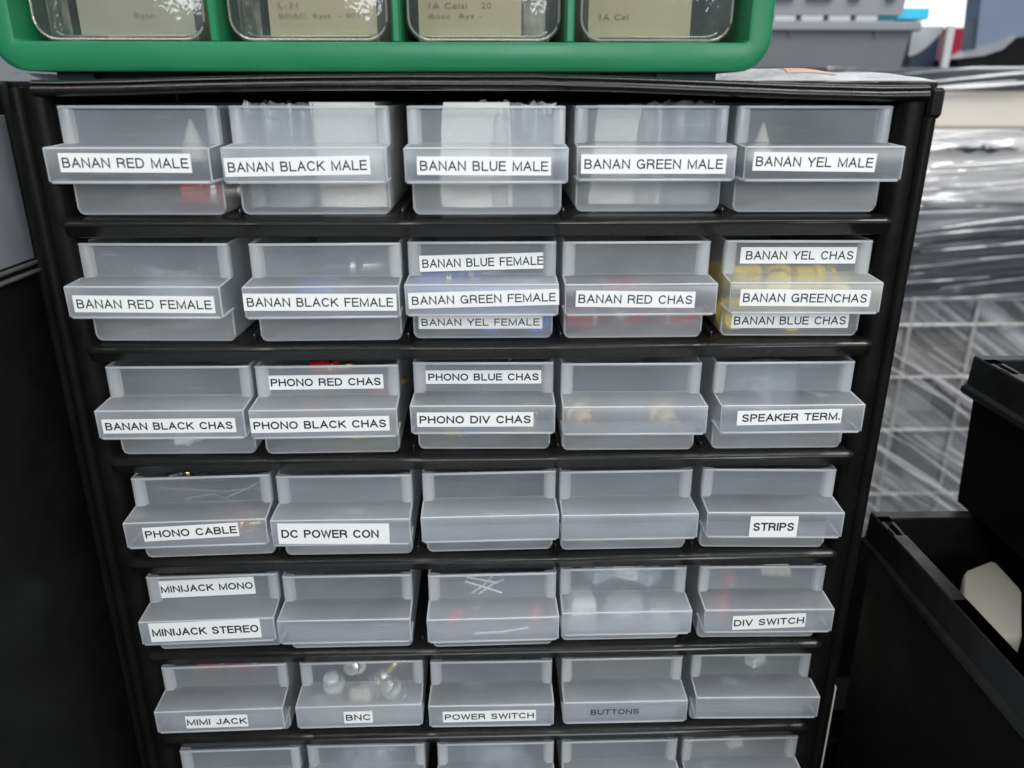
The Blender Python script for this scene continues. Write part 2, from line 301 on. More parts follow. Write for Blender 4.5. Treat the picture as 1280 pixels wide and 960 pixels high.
tb = thing('table', (120, -70, GROUND), 'low dark table under the black cabinet and crates, seen in the gap between them', 'table')
mb = MB(); mb.box(-480, 480, -330, 250, FLOOR - GROUND - 30, FLOOR - GROUND - .3, 2); mb.build('table_top', M['bench'], tb)
for lx in (-450, 450):
    for ly in (-300, 220):
        mb = MB(); mb.box(lx - 25, lx + 25, ly - 25, ly + 25, 0, FLOOR - GROUND - 30.2, 2); mb.build('leg', M['bench'], tb)

# ------------------------------------------------------------------ the drawer cabinet
cab = thing('drawer_cabinet', (0, 0, FLOOR), 'tall black small-parts cabinet holding rows of translucent drawers, centre of the photo', 'cabinet')
OZ = -FLOOR
def cpart(mb, name, mat, **k): return mb.build(name, mat, cab, (0, 0, OZ), **k)
for sx in (-1, 1):
    poly = [(146.2, 9), (146.6, 4), (147.6, 1.6), (149.4, 0.4), (152.4, 0.2), (154.4, 0.9), (155.2, 2.0), (156.0, 0.7), (157.4, 0.1), (159.0, 0.6), (160.0, 1.8), (160.4, 3.6), (160.4, 9)]
    mb = MB(); pts = [(sx * x, y) for x, y in poly]
    mb.prism(pts, FLOOR, -1.5); cpart(mb, 'corner_post', M['post'], angle=60)
    mb = MB(); mb.box(min(sx * 157.6, sx * 160.2), max(sx * 157.6, sx * 160.2), 9.2, 150, FLOOR, -1.6); cpart(mb, 'side_panel', M['black'])
    x0, x1 = sorted((sx * 155.4, sx * 160.9)); mb = MB()
    if sx > 0: mb.box(x0, x1, -0.5, 14, -11.5, -1.4, 1.2); cpart(mb, 'corner_cap', M['post'])
mb = MB(); mb.box(-157, 157, 147, 150, FLOOR, -1.8); cpart(mb, 'back_panel', M['inner'])
mb = MB(); mb.box(-160, 160, 4.4, 150, -1.4, 0.4, .3); cpart(mb, 'top_panel', M['black'])
prof = [(4.2, 2.4), (-0.6, 2.6), (-2.0, 2.1), (-2.3, 1.5), (-1.7, 1.0), (-2.3, 0.5), (-3.0, -0.3), (-3.1, -1.2), (-2.6, -2.0), (-1.4, -2.5), (4.2, -2.5)]
zs = [(-150, -1.8), (-142, -1.9), (-120, -1.5), (-90, -0.6), (-60, 0.0), (-20, 0.35), (20, 0.3), (50, -0.5), (80, -1.6), (110, -2.7), (137, -3.3), (150, -3.2), (154, -3.1)]
mb = MB(); mb.grid([[(x, y, z + c) for y, z in prof] for x, c in zs], True, True); cpart(mb, 'top_rail', M['rail'], angle=55)
mb = MB()
for k in range(1, 10):
    z = -k * PITCH
    lip = [(146, 2.1), (3.0, 2.1), (0.6, 1.5), (-1.2, 0.5), (-1.7, -0.3), (-1.5, -0.9), (-0.6, -1.6), (0.2, -4.6), (1.4, -5.2), (2.2, -4.8), (3, 0.0), (146, 0.2)]
    one = MB(); one.grid([[(x, y + dy, z + c) for y, c in lip] for x, dy in ((-150.5, 2.2), (-149, 0.6), (-146.5, 0.0), (-70, 0.05), (0, -0.05), (70, 0.05), (146.5, 0), (149, .6), (150.5, 2.2))], True, True)
    for j in range(4):
        xg = (j - 1.5) * 58.6; one.box(xg - .5, xg + .5, 4, 120, z + 2.0, z + 4.6, .2)
    cpart(one, 'shelf', M['shelf'], angle=50)

# ------------------------------------------------------------------ one translucent drawer
H, A, B = 36.4, 12.3, 24.3; HW = 27.4; D = 13.0; DEPTH = 112
def drawer_meshes():
    out = {}
    hb = 26.6
    def sect(y, ins=0.0, top=H):            # U-shaped section, rounded bottom corners
        h = hb - ins; r = 2.6; p = [(-HW + ins, y, top), (-HW + ins, y, B)]
        p += [(-h, y, A)]
        p += [(-h + r - r * math.cos(t), y, r - r * math.sin(t)) for t in (0, .4, .8, 1.2, math.pi / 2)]
        return p + [(-x, yy, z) for x, yy, z in reversed(p)]
    mb = MB(); mb.grid([sect(0.5), sect(2), sect(30, .15), sect(DEPTH - 2, .7), sect(DEPTH, 1.2)])
    bk = sect(DEPTH, 1.2); mb.face(bk)
    r = 2.6                                  # lower front wall below the ledge
    fr = [(-hb, 0.5, A)] + [(-hb + r - r * math.cos(t), .5, r - r * math.sin(t)) for t in (0, .4, .8, 1.2, math.pi / 2)]
    fr = fr + [(-x, y, z) for x, y, z in reversed(fr)]
    fi = [(x * .972, -0.1, max(.7, z) if z < 3 else z) for x, y, z in fr]
    mb.grid([fr, fi]); mb.face(fi)
    out['bin'] = (mb, 'frost', 40)
    mb = MB(); mb.face([(-23, 1.9, B), (23, 1.9, B), (23, 1.9, H), (-23, 1.9, H)]); out['front_panel'] = (mb, 'front', 30)
    for sx in (-1, 1):                       # thick side flanges of the front
        mb = MB()
        def fs(z): return [(sx * x, y, z) for x, y in ((22.6, 2.2), (23.0, 1.3), (24.0, .2), (26.4, 0.0), (27.2, .3), (27.5, 1.2), (27.5, 2.6), (25.4, 2.8))]
        mb.grid([fs(B - .2), fs(H - 1), [(x * .995, y + .25, H) for x, y, z in fs(H)]], True, True)
        out['flange%d' % sx] = (mb, 'flange', 50)
    mb = MB(); W2 = 27.6                     # ledge: top, rounded nose, label face, underside, cheeks
    pr = [(1.7, B + .5), (0.6, B + .1), (-1, B - .05), (-D + 1.4, B - .2), (-D + .5, B - .5), (-D, B - 1.3), (-D, A + .9), (-D + .4, A + .2), (-D + 1.2, A)]
    sh = [1.6, .9, .9, .5, .2, 0, .3, .5, .7]
    xs = (-1, -.985, 0, .985, 1)
    mb.grid([[(x * (W2 - s * .6), y + (.5 if abs(x) == 1 else 0), z) for x in xs] for (y, z), s in zip(pr, sh)])
    for sx in (-1, 1):
        mb.face([(sx * (W2 - s * .6), y + .5, z) for (y, z), s in zip(pr, sh)] + [(sx * 26.8, .4, A)])
    mb.face([(-26.8, -D + 1.2, A), (26.8, -D + 1.2, A), (26.8, .2, A), (-26.8, .2, A)])
    out['label_ledge'] = (mb, 'front', 40)
    mb = MB()                                # bright moulded edges
    mb.tube([(-27, .6, H), (-26, .2, H + .1), (26, .2, H + .1), (27, .6, H)], .55)
    mb.tube([(-27, .6, H), (-26.4, DEPTH, H)], .55); mb.tube([(27, .6, H), (26.4, DEPTH, H)], .55); mb.tube([(-26, DEPTH, H), (26, DEPTH, H)], .5)
    mb.tube([(-27.2, -D + .4, B - .6), (27.2, -D + .4, B - .6)], .38)
    mb.tube([(-27.0, 0, A + .3), (-27.0, -D + 1.2, A + .4), (-26.2, -D + .45, A + .35), (26.2, -D + .45, A + .35), (27.0, -D + 1.2, A + .4), (27.0, 0, A + .3)], .55)
    for sx in (-1, 1): mb.tube([(sx * 27.3, -D + .5, A + .6), (sx * 27.4, -D + .5, B - .7), (sx * 27.2, 0, B - .1)], .36)
    out['rim'] = (mb, 'rim', 60)
    mb = MB(); mb.tube([(-26.2, .3, A - 1), (-26.2, .3, 2.4), (-25.5, .3, .9), (-24.4, .3, .35), (24.4, .3, .35), (25.5, .3, .9), (26.2, .3, 2.4), (26.2, .3, A - 1)], .42)
    out['bottom_edge'] = (mb, 'flange', 60)
    return out
PROTO = None
def make_drawer(r, c, x, y, a, label):
    global PROTO
    loc = Vector((x, y, -r * PITCH + 2.75))
    t = thing('parts_drawer', loc, label, 'drawer', 'translucent parts drawers in the black cabinet', a)
    if PROTO is None:
        PROTO = []
        for nm, (mb, mt, ang) in drawer_meshes().items():
            PROTO.append(mb.build('flange' if nm.startswith('flange') else nm, M[mt], t, angle=ang))
    else:
        for p in PROTO:
            q = p.copy(); COL.objects.link(q); q.parent = t
    return t
SPOT = {(1,1):(-118.2,2.4,-.024),(1,2):(-59.6,2,-.002),(1,3):(1.6,.5,-.006),(1,4):(60.5,7.1,-.009),(1,5):(118.1,4.5,-.012),
(2,1):(-120.3,2.1,-.032),(2,2):(-57.7,.8,.012),(2,3):(-.5,2.7,-.011),(2,4):(56.8,2,.006),(2,5):(117.5,2.8,-.027),
(3,1):(-118,1.8,-.007),(3,2):(-60.9,1.2,.012),(3,3):(-.6,3.5,-.021),(3,4):(57.2,1.1,-.011),(3,5):(117.6,1.2,-.003),
(4,1):(-115.5,1.7,.04),(4,2):(-57.8,1.2,.002),(4,3):(1.3,2.6,.021),(4,4):(57.8,2.4,.008),(4,5):(117.2,2.3,-.033),
(5,1):(-117.3,2.1,.03),(5,2):(-59.8,.6,.004),(5,3):(2.2,0,.015),(5,4):(59.1,2.8,.004),(5,5):(120,2.8,-.015),
(6,1):(-118.1,2,.023),(6,2):(-57.2,2.9,.012),(6,3):(1.3,1.7,-.006),(6,4):(60.8,2.3,.002),(6,5):(120.6,3.4,-.019),
(7,1):(-116.5,1,.015),(7,2):(-58,2,0),(7,3):(3,1.5,0),(7,4):(61.8,1.5,.004),(7,5):(119.5,1.5,.01)}
# stickers: row, column, surface (Ledge, Upper panel, Below the ledge), text, centre x, centre z, width, height, tilt, cap height, text left, text right
LB = [(1,1,'L','BANAN RED MALE',-.7,19,44,6.2,-.005),(1,2,'L','BANAN BLACK MALE',-2.4,17.9,48.7,6.1,.016),(1,3,'L','BANAN BLUE MALE',-.8,18,45.1,6,-.006),
(1,4,'L','BANAN GREEN MALE',-1,18,50.4,6.5,-.001),(1,5,'L','BANAN YEL MALE',-3.4,18.8,42.6,6.2,-.013),(2,1,'L','BANAN RED FEMALE',.1,17.6,50.2,6.1,-.006),
(2,2,'L','BANAN BLACK FEMALE',-.5,18.3,54,6.2,-.009),(2,3,'U','BANAN BLUE FEMALE',-.3,29.2,46,6.0,.025),(2,3,'L','BANAN GREEN FEMALE',.7,18.7,54.2,5.8,.024),
(2,3,'B','BANAN YEL FEMALE',-.9,6.4,47,5.2,0),(2,4,'L','BANAN RED CHAS',-2.1,18.4,43.3,6,-.018),(2,5,'U','BANAN YEL CHAS',.7,31,43.5,6.2,.001),
(2,5,'L','BANAN GREENCHAS',-.3,18.3,47.3,6.2,-.006),(2,5,'B','BANAN BLUE CHAS',0,6.2,45.1,6,.002),(3,1,'L','BANAN BLACK CHAS',-.6,17.8,49.7,5.7,.004),
(3,2,'U','PHONO RED CHAS',-1,29.6,44.5,5.9,0),(3,2,'L','PHONO BLACK CHAS',-1.4,18,51.9,5.9,.005),(3,3,'U','PHONO BLUE CHAS',0,30.3,45.5,5.6,.002),
(3,3,'L','PHONO DIV CHAS',-2.9,18.4,44.4,5.9,.003),(3,5,'L','SPEAKER TERM.',-1.3,19.1,40.2,5.9,.014),(4,1,'L','PHONO CABLE',-1.9,19.2,37,6.1,.029),
(4,2,'L','DC POWER CON',-2.9,17.8,44,9.2,-.016),(4,5,'L','STRIPS',-.5,17.6,19.3,9.5,.004),(5,1,'U','MINIJACK MONO',-3.2,29.9,40.5,8.6,.019),
(5,1,'L','MINIJACK STEREO',-.8,18.9,45.4,9.2,.011),(5,5,'L','DIV SWITCH',.1,18.1,31.1,6.9,.045),(6,1,'L','MIMI JACK',-1.3,18,26.7,6.5,-.003),
(6,2,'L','BNC',-.5,17.9,12.6,6.3,0),(6,3,'L','POWER SWITCH',-.9,18.2,41.1,5.8,.010),(6,4,'L','BUTTONS',-4.8,18.8,22.4,5.4,.004)]
NAMES = {(1,1):'translucent drawer labelled BANAN RED MALE at the left end of the top row',(1,2):'translucent drawer labelled BANAN BLACK MALE with white paper inside',
(1,3):'translucent drawer labelled BANAN BLUE MALE with white paper inside',(1,4):'translucent drawer labelled BANAN GREEN MALE with white paper inside',
(1,5):'translucent drawer labelled BANAN YEL MALE at the right end of the top row',(2,1):'translucent drawer labelled BANAN RED FEMALE',(2,2):'translucent drawer labelled BANAN BLACK FEMALE',
(2,3):'translucent drawer with three labels for BANAN BLUE, GREEN and YEL FEMALE',(2,4):'translucent drawer labelled BANAN RED CHAS with red sockets inside',
(2,5):'translucent drawer with three labels for BANAN YEL, GREEN and BLUE CHAS',(3,1):'translucent drawer labelled BANAN BLACK CHAS',(3,2):'translucent drawer with two labels, PHONO RED CHAS and PHONO BLACK CHAS',
(3,3):'translucent drawer with two labels, PHONO BLUE CHAS and PHONO DIV CHAS',(3,4):'unlabelled translucent drawer between the PHONO DIV CHAS and SPEAKER TERM. drawers',(3,5):'translucent drawer labelled SPEAKER TERM.',
(4,1):'translucent drawer labelled PHONO CABLE on a tilted sticker',(4,2):'translucent drawer labelled DC POWER CON on a tall white sticker',(4,3):'empty unlabelled translucent drawer right beside the DC POWER CON drawer',
(4,4):'empty unlabelled translucent drawer right beside the STRIPS drawer',(4,5):'translucent drawer labelled STRIPS',(5,1):'translucent drawer with two labels, MINIJACK MONO and MINIJACK STEREO',
(5,2):'unlabelled translucent drawer right beside the MINIJACK STEREO drawer',(5,3):'unlabelled translucent drawer with bare wire legs showing, above the POWER SWITCH drawer',
(5,4):'unlabelled translucent drawer full of small white blocks, left of DIV SWITCH',(5,5):'translucent drawer labelled DIV SWITCH with red and beige switches inside',(6,1):'translucent drawer labelled MIMI JACK',
(6,2):'translucent drawer labelled BNC with silvery connectors inside',(6,3):'translucent drawer labelled POWER SWITCH',(6,4):'translucent drawer labelled BUTTONS on clear tape without white backing',
(6,5):'unlabelled translucent drawer right beside the BUTTONS drawer',(7,1):'cut-off translucent drawer at the bottom edge under the MIMI JACK drawer',(7,2):'cut-off translucent drawer at the bottom edge under the BNC drawer',
(7,3):'cut-off translucent drawer at the bottom edge under the POWER SWITCH drawer',(7,4):'cut-off translucent drawer at the bottom edge under the BUTTONS drawer',(7,5):'cut-off translucent drawer at the right end of the bottom row'}
DR = {}
for k, (x, y, a) in SPOT.items(): DR[k] = make_drawer(*k, x, y, a, NAMES[k])
for r, c, pl, tx, cx, cz, wd, ht, th in LB:
    t = DR[(r, c)]; ys = {'L': -D - .02, 'U': 1.86, 'B': -.14}[pl]
    if pl == 'U' and wd > 45.6: ys = 1.0
    clearone = tx == 'BUTTONS'
    mb = MB(); mb.box(-wd / 2, wd / 2, -.12, 0, -ht / 2, ht / 2)
    st = mb.build('sticker', M['cleartape' if clearone else 'label'], t, (cx, ys, cz), smooth=False); st.rotation_euler = (0, -th, 0)
    st['label'] = ('clear' if clearone else 'white') + ' sticker reading ' + tx
    cap = min(3.3, ht * .54) if ht < 7.5 else ht * .40
    u0, u1 = (-.475, .475)
    if tx == 'DC POWER CON': u0, u1 = -.465, .40
    if tx == 'BANAN YEL CHAS': u0 = -.45
    if tx in ('STRIPS', 'BNC'): u0, u1 = -.42, .42
    if tx == 'BANAN BLUE FEMALE': u1 = .497
    if tx == 'SPEAKER TERM.': u0, u1 = -.45, .485
    printed(tx, M['greyink' if clearone else 'ink'], st, wd * u0, wd * u1, -cap / 2, cap / 2, -.14, .15 if r < 3 else .185)

# ------------------------------------------------------------------ things inside the drawers
def inside(k, x, y, z):                     # drawer coordinates to world
    X, Y, a = SPOT[k]; ca, sa = math.cos(a), math.sin(a)
    return (X + x * ca - y * sa, Y + x * sa + y * ca, -k[0] * PITCH + 2.75 + z)
def lathe(prof, n=14):                       # profile (x along the axis, radius)
    mb = MB(); mb.grid([[(x, r * math.cos(2 * math.pi * i / n), r * math.sin(2 * math.pi * i / n)) for i in range(n)] for x, r in prof], True, True); return mb
PLUG = {}
def plug(k, x, y, z, rz, mat, label, name='banana_socket', cat='connector', s=1.0, ry=0.0, group=None, pin='steel'):
    t = thing(name, inside(k, x, y, z), label, cat, group, rz); t.rotation_euler = (0, ry, rz); t.scale = (s, s, s)
    key = (mat, pin)
    if key not in PLUG:
        a = lathe([(-9, 3.4), (-8.6, 4), (-3, 4.2), (-2.8, 5.6), (-1.2, 5.8), (-.9, 4.4), (5, 3.9), (6, 3.0)]).build('sleeve', M[mat], t, angle=40)
        b = lathe([(6, 2.0), (10, 2.0), (10.3, 2.5), (13, 2.4), (15, 1.4), (15.4, .6)]).build('pin', M[pin], t, angle=40)
        c = lathe([(-1, 4.6), (.8, 4.6), (.8, 4.3), (-1, 4.3)]).build('nut', M[pin], t, (2.2, 0, 0), angle=40)
        PLUG[key] = (a, b, c)
    else:
        for p in PLUG[key]:
            q = p.copy(); COL.objects.link(q); q.parent = t
    return t
def cone(k, x, y, z, label):
    t = thing('conical_piece', inside(k, x, y, z), label, 'connector cap')
    mb = MB(); n = 14
    pr = [(0, 3.9), (2.5, 4.3), (4, 4.1), (9, 2.4), (13, .9), (14.4, .3)]
    mb.grid([[(r * math.cos(2 * math.pi * i / n), r * .8 * math.sin(2 * math.pi * i / n), zz) for i in range(n)] for zz, r in pr], True, True)
    mb.build('cap_body', M['cream'], t); mb = MB(); mb.tube([(math.cos(i * .524) * 4.3, math.sin(i * .524) * 3.5, 1.2) for i in range(13)], .5); mb.build('cap_ring', M['cream'], t); return t
cone((1,1), 14.5, 9, 18, 'cream conical piece seen through the BANAN RED MALE drawer')
cone((1,5), -15.5, 9, 16.5, 'cream conical piece seen through the BANAN YEL MALE drawer')
plug((1,1), 16, 12, 6.5, .35, 'red', 'red plug at the bottom right of the BANAN RED MALE drawer', 'banana_plug', 'plug')
def packet(k, x0, x1, y0, y1, z0, z1, label, seed, mat='paper', name='paper_packet', cat='packet'):
    rnd = random.Random(seed); t = thing(name, inside(k, 0, 0, 0), label, cat)
    n = 10; rows = []
    for i in range(n + 1):
        f = i / n; z = z0 + (z1 - z0) * f; b = 1 - .10 * f * f
        rows.append([(x0 * b + rnd.uniform(-.4, .4), y0 + 1.5 * math.sin(f * 4 + seed) + rnd.uniform(-.4, .4), z), ((x0 + x1) / 2 + rnd.uniform(-3, 3), y0 - .8 + rnd.uniform(-.5, .5) + 1.2 * math.sin(f * 5), z), (x1 * b + rnd.uniform(-.4, .4), y0 + rnd.uniform(-.5, .8), z),
                     (x1 * b, y1, z), (x0 * b, y1, z)])
    mb = MB(); mb.grid(rows, True, True); mb.build('packet_body', M[mat], t, angle=25)
    mb = MB(); fz = z0 + (z1 - z0) * .3
    mb.grid([[(x0 * .82, y0 - 2.2, fz - 2.5), (x0 * .2, y0 - 2.8, fz - 3.2), (x1 * .82, y0 - 2.2, fz - 2.6)], [(x0 * .84, y0 - 3.4, fz + .5), (0, y0 - 3.6, fz), (x1 * .84, y0 - 3.2, fz + .6)], [(x0 * .84, y0 - 1.4, fz + 1), (0, y0 - 1.6, fz + .5), (x1 * .84, y0 - 1.2, fz + 1)]], False)
    mb.build('folded_flap', M[mat], t); return t
def bag(k, x0, x1, y, z0, z1, label, seed, mat='film'):
    rnd = random.Random(seed); t = tag(MB_bag(rnd, x0, x1, z0, z1).build('plastic_bag', M[mat], None, inside(k, 0, y, 0), angle=60), label, 'bag'); return t
def MB_bag(rnd, x0, x1, z0, z1):
    mb = MB(); n = 12; m_ = 14; ph = [rnd.uniform(0, 6) for _ in range(4)]; rows = []
    for i in range(n + 1):
        f = i / n; sw = math.sin(math.pi * min(1, f * 1.15 + .02)) ** .6 if f < .86 else .35; row = []
        for j in range(m_):
            a = 2 * math.pi * j / m_; wx = (x1 - x0) / 2 * (.75 + .25 * sw) * (1 + .10 * math.sin(3 * a + ph[0] + f * 4))
            row.append(((x0 + x1) / 2 + wx * math.cos(a) + 1.5 * math.sin(f * 5 + ph[1]), 6 + (1.2 + 6 * sw) * math.sin(a) * (1 + .25 * math.sin(5 * a + ph[2] + f * 7)), z0 + (z1 - z0) * f + 1.2 * math.sin(2 * a + ph[3])))
        rows.append(row)
    mb.grid(rows, True, True); return mb
packet((1,2), -1, 24, 9, 60, 1.5, 38, 'white paper packet in the BANAN BLACK MALE drawer', 1)
packet((1,3), -17, 9, 9, 60, 1.5, 38, 'white paper packet in the BANAN BLUE MALE drawer', 2)
packet((1,4), -20, 6, 11, 60, 1.5, 37, 'white paper packet in the BANAN GREEN MALE drawer', 3)
for k, x0, x1, sd, nm in (((1,2), -25, 0, 12, 'BANAN BLACK MALE'), ((1,3), -4, 24.5, 13, 'BANAN BLUE MALE'), ((1,4), -6, 25, 14, 'BANAN GREEN MALE')):
    rnd = random.Random(sd); mb = MB(); rows = []
    for i in range(19):                                  # upright folds of a clear bag standing in the drawer
        f = i / 18; x = x0 + (x1 - x0) * f; d = 4 * abs(math.sin(f * 7 + sd)) + 2.2 * math.sin(f * 17 + sd)
        rows.append([(x + rnd.uniform(-.5, .5), 6.5 + d + rnd.uniform(-.4, .4) + (1.5 if z > 30 else 0), z + (rnd.uniform(-1.5, .5) if z > 30 else 0)) for z in (1.5, 8, 15, 22, 30, 38.5)])
    back = [[(x, y + 26, z) for x, y, z in r] for r in reversed(rows)]
    mb.grid(rows + back, False)
    tag(mb.build('plastic_bag', M['standbag'], None, inside(k, 0, 0, 0), angle=60), 'upright clear bag beside the white packet in the %s drawer' % nm, 'bag')
bag((2,1), -12, 18, 6, 2, 26, 'crumpled clear bag lying in the BANAN RED FEMALE drawer', 4)
bag((3,5), -22, 10, 4, 1.5, 33, 'crumpled white bag showing through the SPEAKER TERM. drawer', 5)
bag((7,2), -18, 16, 4, 6, 36, 'crumpled white bag in the cut-off drawer under BNC', 6)
bag((7,3), -16, 18, 6, 3, 30, 'clear bag in the cut-off drawer under POWER SWITCH', 8)
for i, (x, y, z, rz, mt, lb) in enumerate([(-8, 12.0, 22, 0.3, 'blue', 'blue socket highest in the BANAN BLUE FEMALE drawer'), (6, 11.2, 14, -0.3, 'blue', 'blue socket behind the middle sticker of the BANAN GREEN FEMALE drawer'),
        (20.5, 11.1, 6, 1.4, 'blue', 'blue socket at the lower right of the drawer with BANAN YEL FEMALE'), (13, 12, 12, 1.2, 'blue', 'blue socket right behind the end of the BANAN GREEN FEMALE sticker'), (-16, 9, 21, .2, 'blue', 'blue socket at the upper left of the drawer with BANAN BLUE FEMALE'), (2, 12, 5.8, 1.7, 'blue', 'blue socket lying right behind the BANAN YEL FEMALE sticker'), (-15, 12, 8, 0.8, 'greenp', 'green socket low in the drawer with BANAN YEL FEMALE')]):
    plug((2,3), x, y, z, rz, mt, lb, group='loose banana sockets', s=1.1)
plug((2,2), 4, 22, 24, .2, 'blackp', 'dark socket lying in the BANAN BLACK FEMALE drawer', group='loose banana sockets')
plug((2,2), -8, 26, 14, .6, 'blue', 'blue socket lying in the BANAN BLACK FEMALE drawer', group='loose banana sockets')
for x, y, z, rz, lb in [(-17, 9, 6.5, 0.25, 'red socket at the left of the BANAN RED CHAS drawer'), (-3, 10.5, 7, 2.9, 'red socket second from left in the BANAN RED CHAS drawer'),
        (5, 12.0, 8, 3.9, 'red socket with its metal pin turned forward in the BANAN RED CHAS drawer'), (17, 9, 7, 3.0, 'red socket at the right of the BANAN RED CHAS drawer'), (0, 26.0, 14, 0.4, 'red socket lying behind the others in the BANAN RED CHAS drawer')]:
    plug((2,4), x, y, z, rz, 'red', lb, group='loose banana sockets')
for x, y, z, rz, lb in [(-20, 10.6, 7, 1.5, 'yellow socket at the lower left of the BANAN YEL CHAS drawer'), (-14, 10.6, 22, 0.5, 'yellow socket at the upper left of the BANAN YEL CHAS drawer'), (-2, 11.7, 20, 1.2, 'yellow socket in the middle of the BANAN YEL CHAS drawer'),
        (11, 9.0, 21.5, 0.2, 'yellow socket at the upper right of the BANAN YEL CHAS drawer'), (9, 11.7, 12.5, 0.8, 'yellow socket behind the BANAN GREENCHAS sticker'), (-10, 11.9, 12, 2.2, 'yellow socket lying lower left behind the BANAN GREENCHAS sticker'), (20, 12, 13, 1.4, 'yellow socket at the right end of the BANAN GREENCHAS sticker'), (2, 12, 6, 1.5, 'yellow socket lying right behind the BANAN BLUE CHAS sticker'), (19, 22, 20, 1.0, 'yellow socket at the back right of the BANAN YEL CHAS drawer'), (-16, 26, 20, .4, 'yellow socket at the back left of the BANAN YEL CHAS drawer')]:
    plug((2,5), x, y, z, rz, 'yellow', lb, group='loose banana sockets', s=1.18)
plug((3,1), -2, 8, 4.2, .4, 'whitebox', 'pale clear socket low in the BANAN BLACK CHAS drawer', 'phono_socket', s=.7)
for x, y, z, rz, mt, lb in [(-9, 11.4, 11, 1.3, 'red', 'red phono socket behind the PHONO BLACK CHAS sticker'), (7, 10.8, 6, 2.6, 'yellow', 'yellow phono socket low in the PHONO BLACK CHAS drawer'), (21, 11.7, 24, 0.8, 'red', 'red phono socket right of the PHONO RED CHAS sticker'),
        (-3, 16.0, 31, 0.2, 'red', 'red phono socket topmost in the PHONO RED CHAS drawer')]:
    plug((3,2), x, y, z, rz, mt, lb, 'phono_socket', s=.75, group='loose phono sockets', pin='brass')
for x, y, z, rz, mt, lb in [(-14, 11.6, 5.5, 2.4, 'yellow', 'yellow phono socket at the lower left of the PHONO DIV CHAS drawer'), (-6, 11.1, 6.5, 1.4, 'blue', 'blue phono socket at the bottom of the PHONO DIV CHAS drawer'), (18, 11.7, 7, 1.2, 'yellow', 'yellow phono socket at the lower right of the PHONO DIV CHAS drawer'),
        (8, 18.0, 34, 0.3, 'blackp', 'black phono socket topmost in the PHONO BLUE CHAS drawer')]:
    plug((3,3), x, y, z, rz, mt, lb, 'phono_socket', s=.75, group='loose phono sockets', pin='brass')
for x, lb in ((-18, 'amber and brass phono fitting at the left of the unlabelled third-row drawer'), (17, 'amber and brass phono fitting at the right of the unlabelled third-row drawer')):
    plug((3,4), x, 15.5, 8.5, -1.3, 'brasscream', lb, 'phono_socket', s=.95, group='loose phono sockets', pin='brass')
plug((4,1), -14, 20, 29, .5, 'blackp', 'black phono plug with brass tip in the PHONO CABLE drawer', 'phono_plug', 'plug', s=.7, pin='brass')
plug((4,1), 10, 9, 9, .2, 'red', 'red phono plug low in the PHONO CABLE drawer', 'phono_plug', 'plug', s=.7, pin='brass')
def wires(k, segs, label, mat='steel', r=.35):
    mb = MB()
    for s_ in segs: mb.tube(s_, r, 5)
    return tag(mb.build('wire_bundle', M[mat], None, inside(k, 0, 0, 0)), label, 'wire')
wires((4,1), [[(-20, 8, 28), (-5, 7, 27.5), (6, 8, 26), (17, 7, 28)], [(8, 5, 25), (18, 6, 29), (22, 9, 31)], [(-10, 6, 24), (2, 6, 26), (12, 5, 22)]], 'thin pale cable strands lying in the PHONO CABLE drawer', 'palegrey', .2)
for sg, lb in (([[(-12, 4, 31), (0, 3.2, 27), (4, 3, 25.5)], [(-11, 4, 33), (2, 3.4, 30.5)]], 'bent bare wire leg pair near the top of the unlabelled drawer above POWER SWITCH'),
               ([[(-9, 3, 25.5), (-4, 3.5, 29), (0, 4, 33.5)], [(-6, 3.1, 25), (0, 3.8, 29.5), (5, 4.2, 31.5)]], 'crossing bare wire leg pair in the unlabelled drawer above POWER SWITCH'),
               ([[(-8, -10, 14.5), (4, -10, 15.2), (15, -10, 17)]], 'single straight wire leg lying low in the unlabelled drawer above POWER SWITCH')):
    wires((5,3), sg, lb, 'wirelead', .5)
def resistor(k, x, y, z, rz, mt, label):
    t = thing('small_component', inside(k, x, y, z), label, 'component', None, rz)
    lathe([(-4, 1.2), (-3.6, 1.8), (-2, 1.9), (-1.2, 1.5), (1.2, 1.5), (2, 1.9), (3.6, 1.8), (4, 1.2)]).build('component_body', M[mt], t)
    mb = MB(); mb.tube([(-9, 0, 0), (-4, 0, 0)], .3, 5); mb.tube([(4, 0, 0), (9, 0, 0)], .3, 5); mb.build('component_leg', M['steel'], t)
for a in [(-16, 2, 14.5, 1.0, 'red', 'red component at the lower left of the unlabelled drawer above POWER SWITCH'), (19, 2, 15, 1.4, 'red', 'red component at the lower right of the unlabelled drawer above POWER SWITCH'),
          (2, 16, 36.5, .3, 'red', 'red component lying on top in the unlabelled drawer above POWER SWITCH'), (-14, 18, 36, -.4, 'greenp', 'green component lying on top in the unlabelled drawer above POWER SWITCH')]: resistor((5,3), *a)
def block(k, x, y, z, wx, wy, wz, rz, mt, label, name='white_block', pins=True, rx=0.0):
    t = thing(name, inside(k, x, y, z), label, 'switch' if name == 'toggle_switch' else 'connector block', None, rz); t.rotation_euler = (rx, 0, rz)
    mb = MB(); mb.box(-wx / 2, wx / 2, -wy / 2, wy / 2, 0, wz * .7, .6); mb.box(-wx / 2 + 1, wx / 2 - 1, -wy / 2 + 1, wy / 2 - 1, wz * .7, wz, .4); mb.build('block_body', M[mt], t)
    if pins:
        mb = MB()
        for i in range(3): mb.box((i - 1) * wx * .3 - .5, (i - 1) * wx * .3 + .5, -wy / 2 - 2.2, -wy / 2 + .2, wz * .3, wz * .3 + .6)
        mb.build('contact_pin', M['steel'], t)
    return t
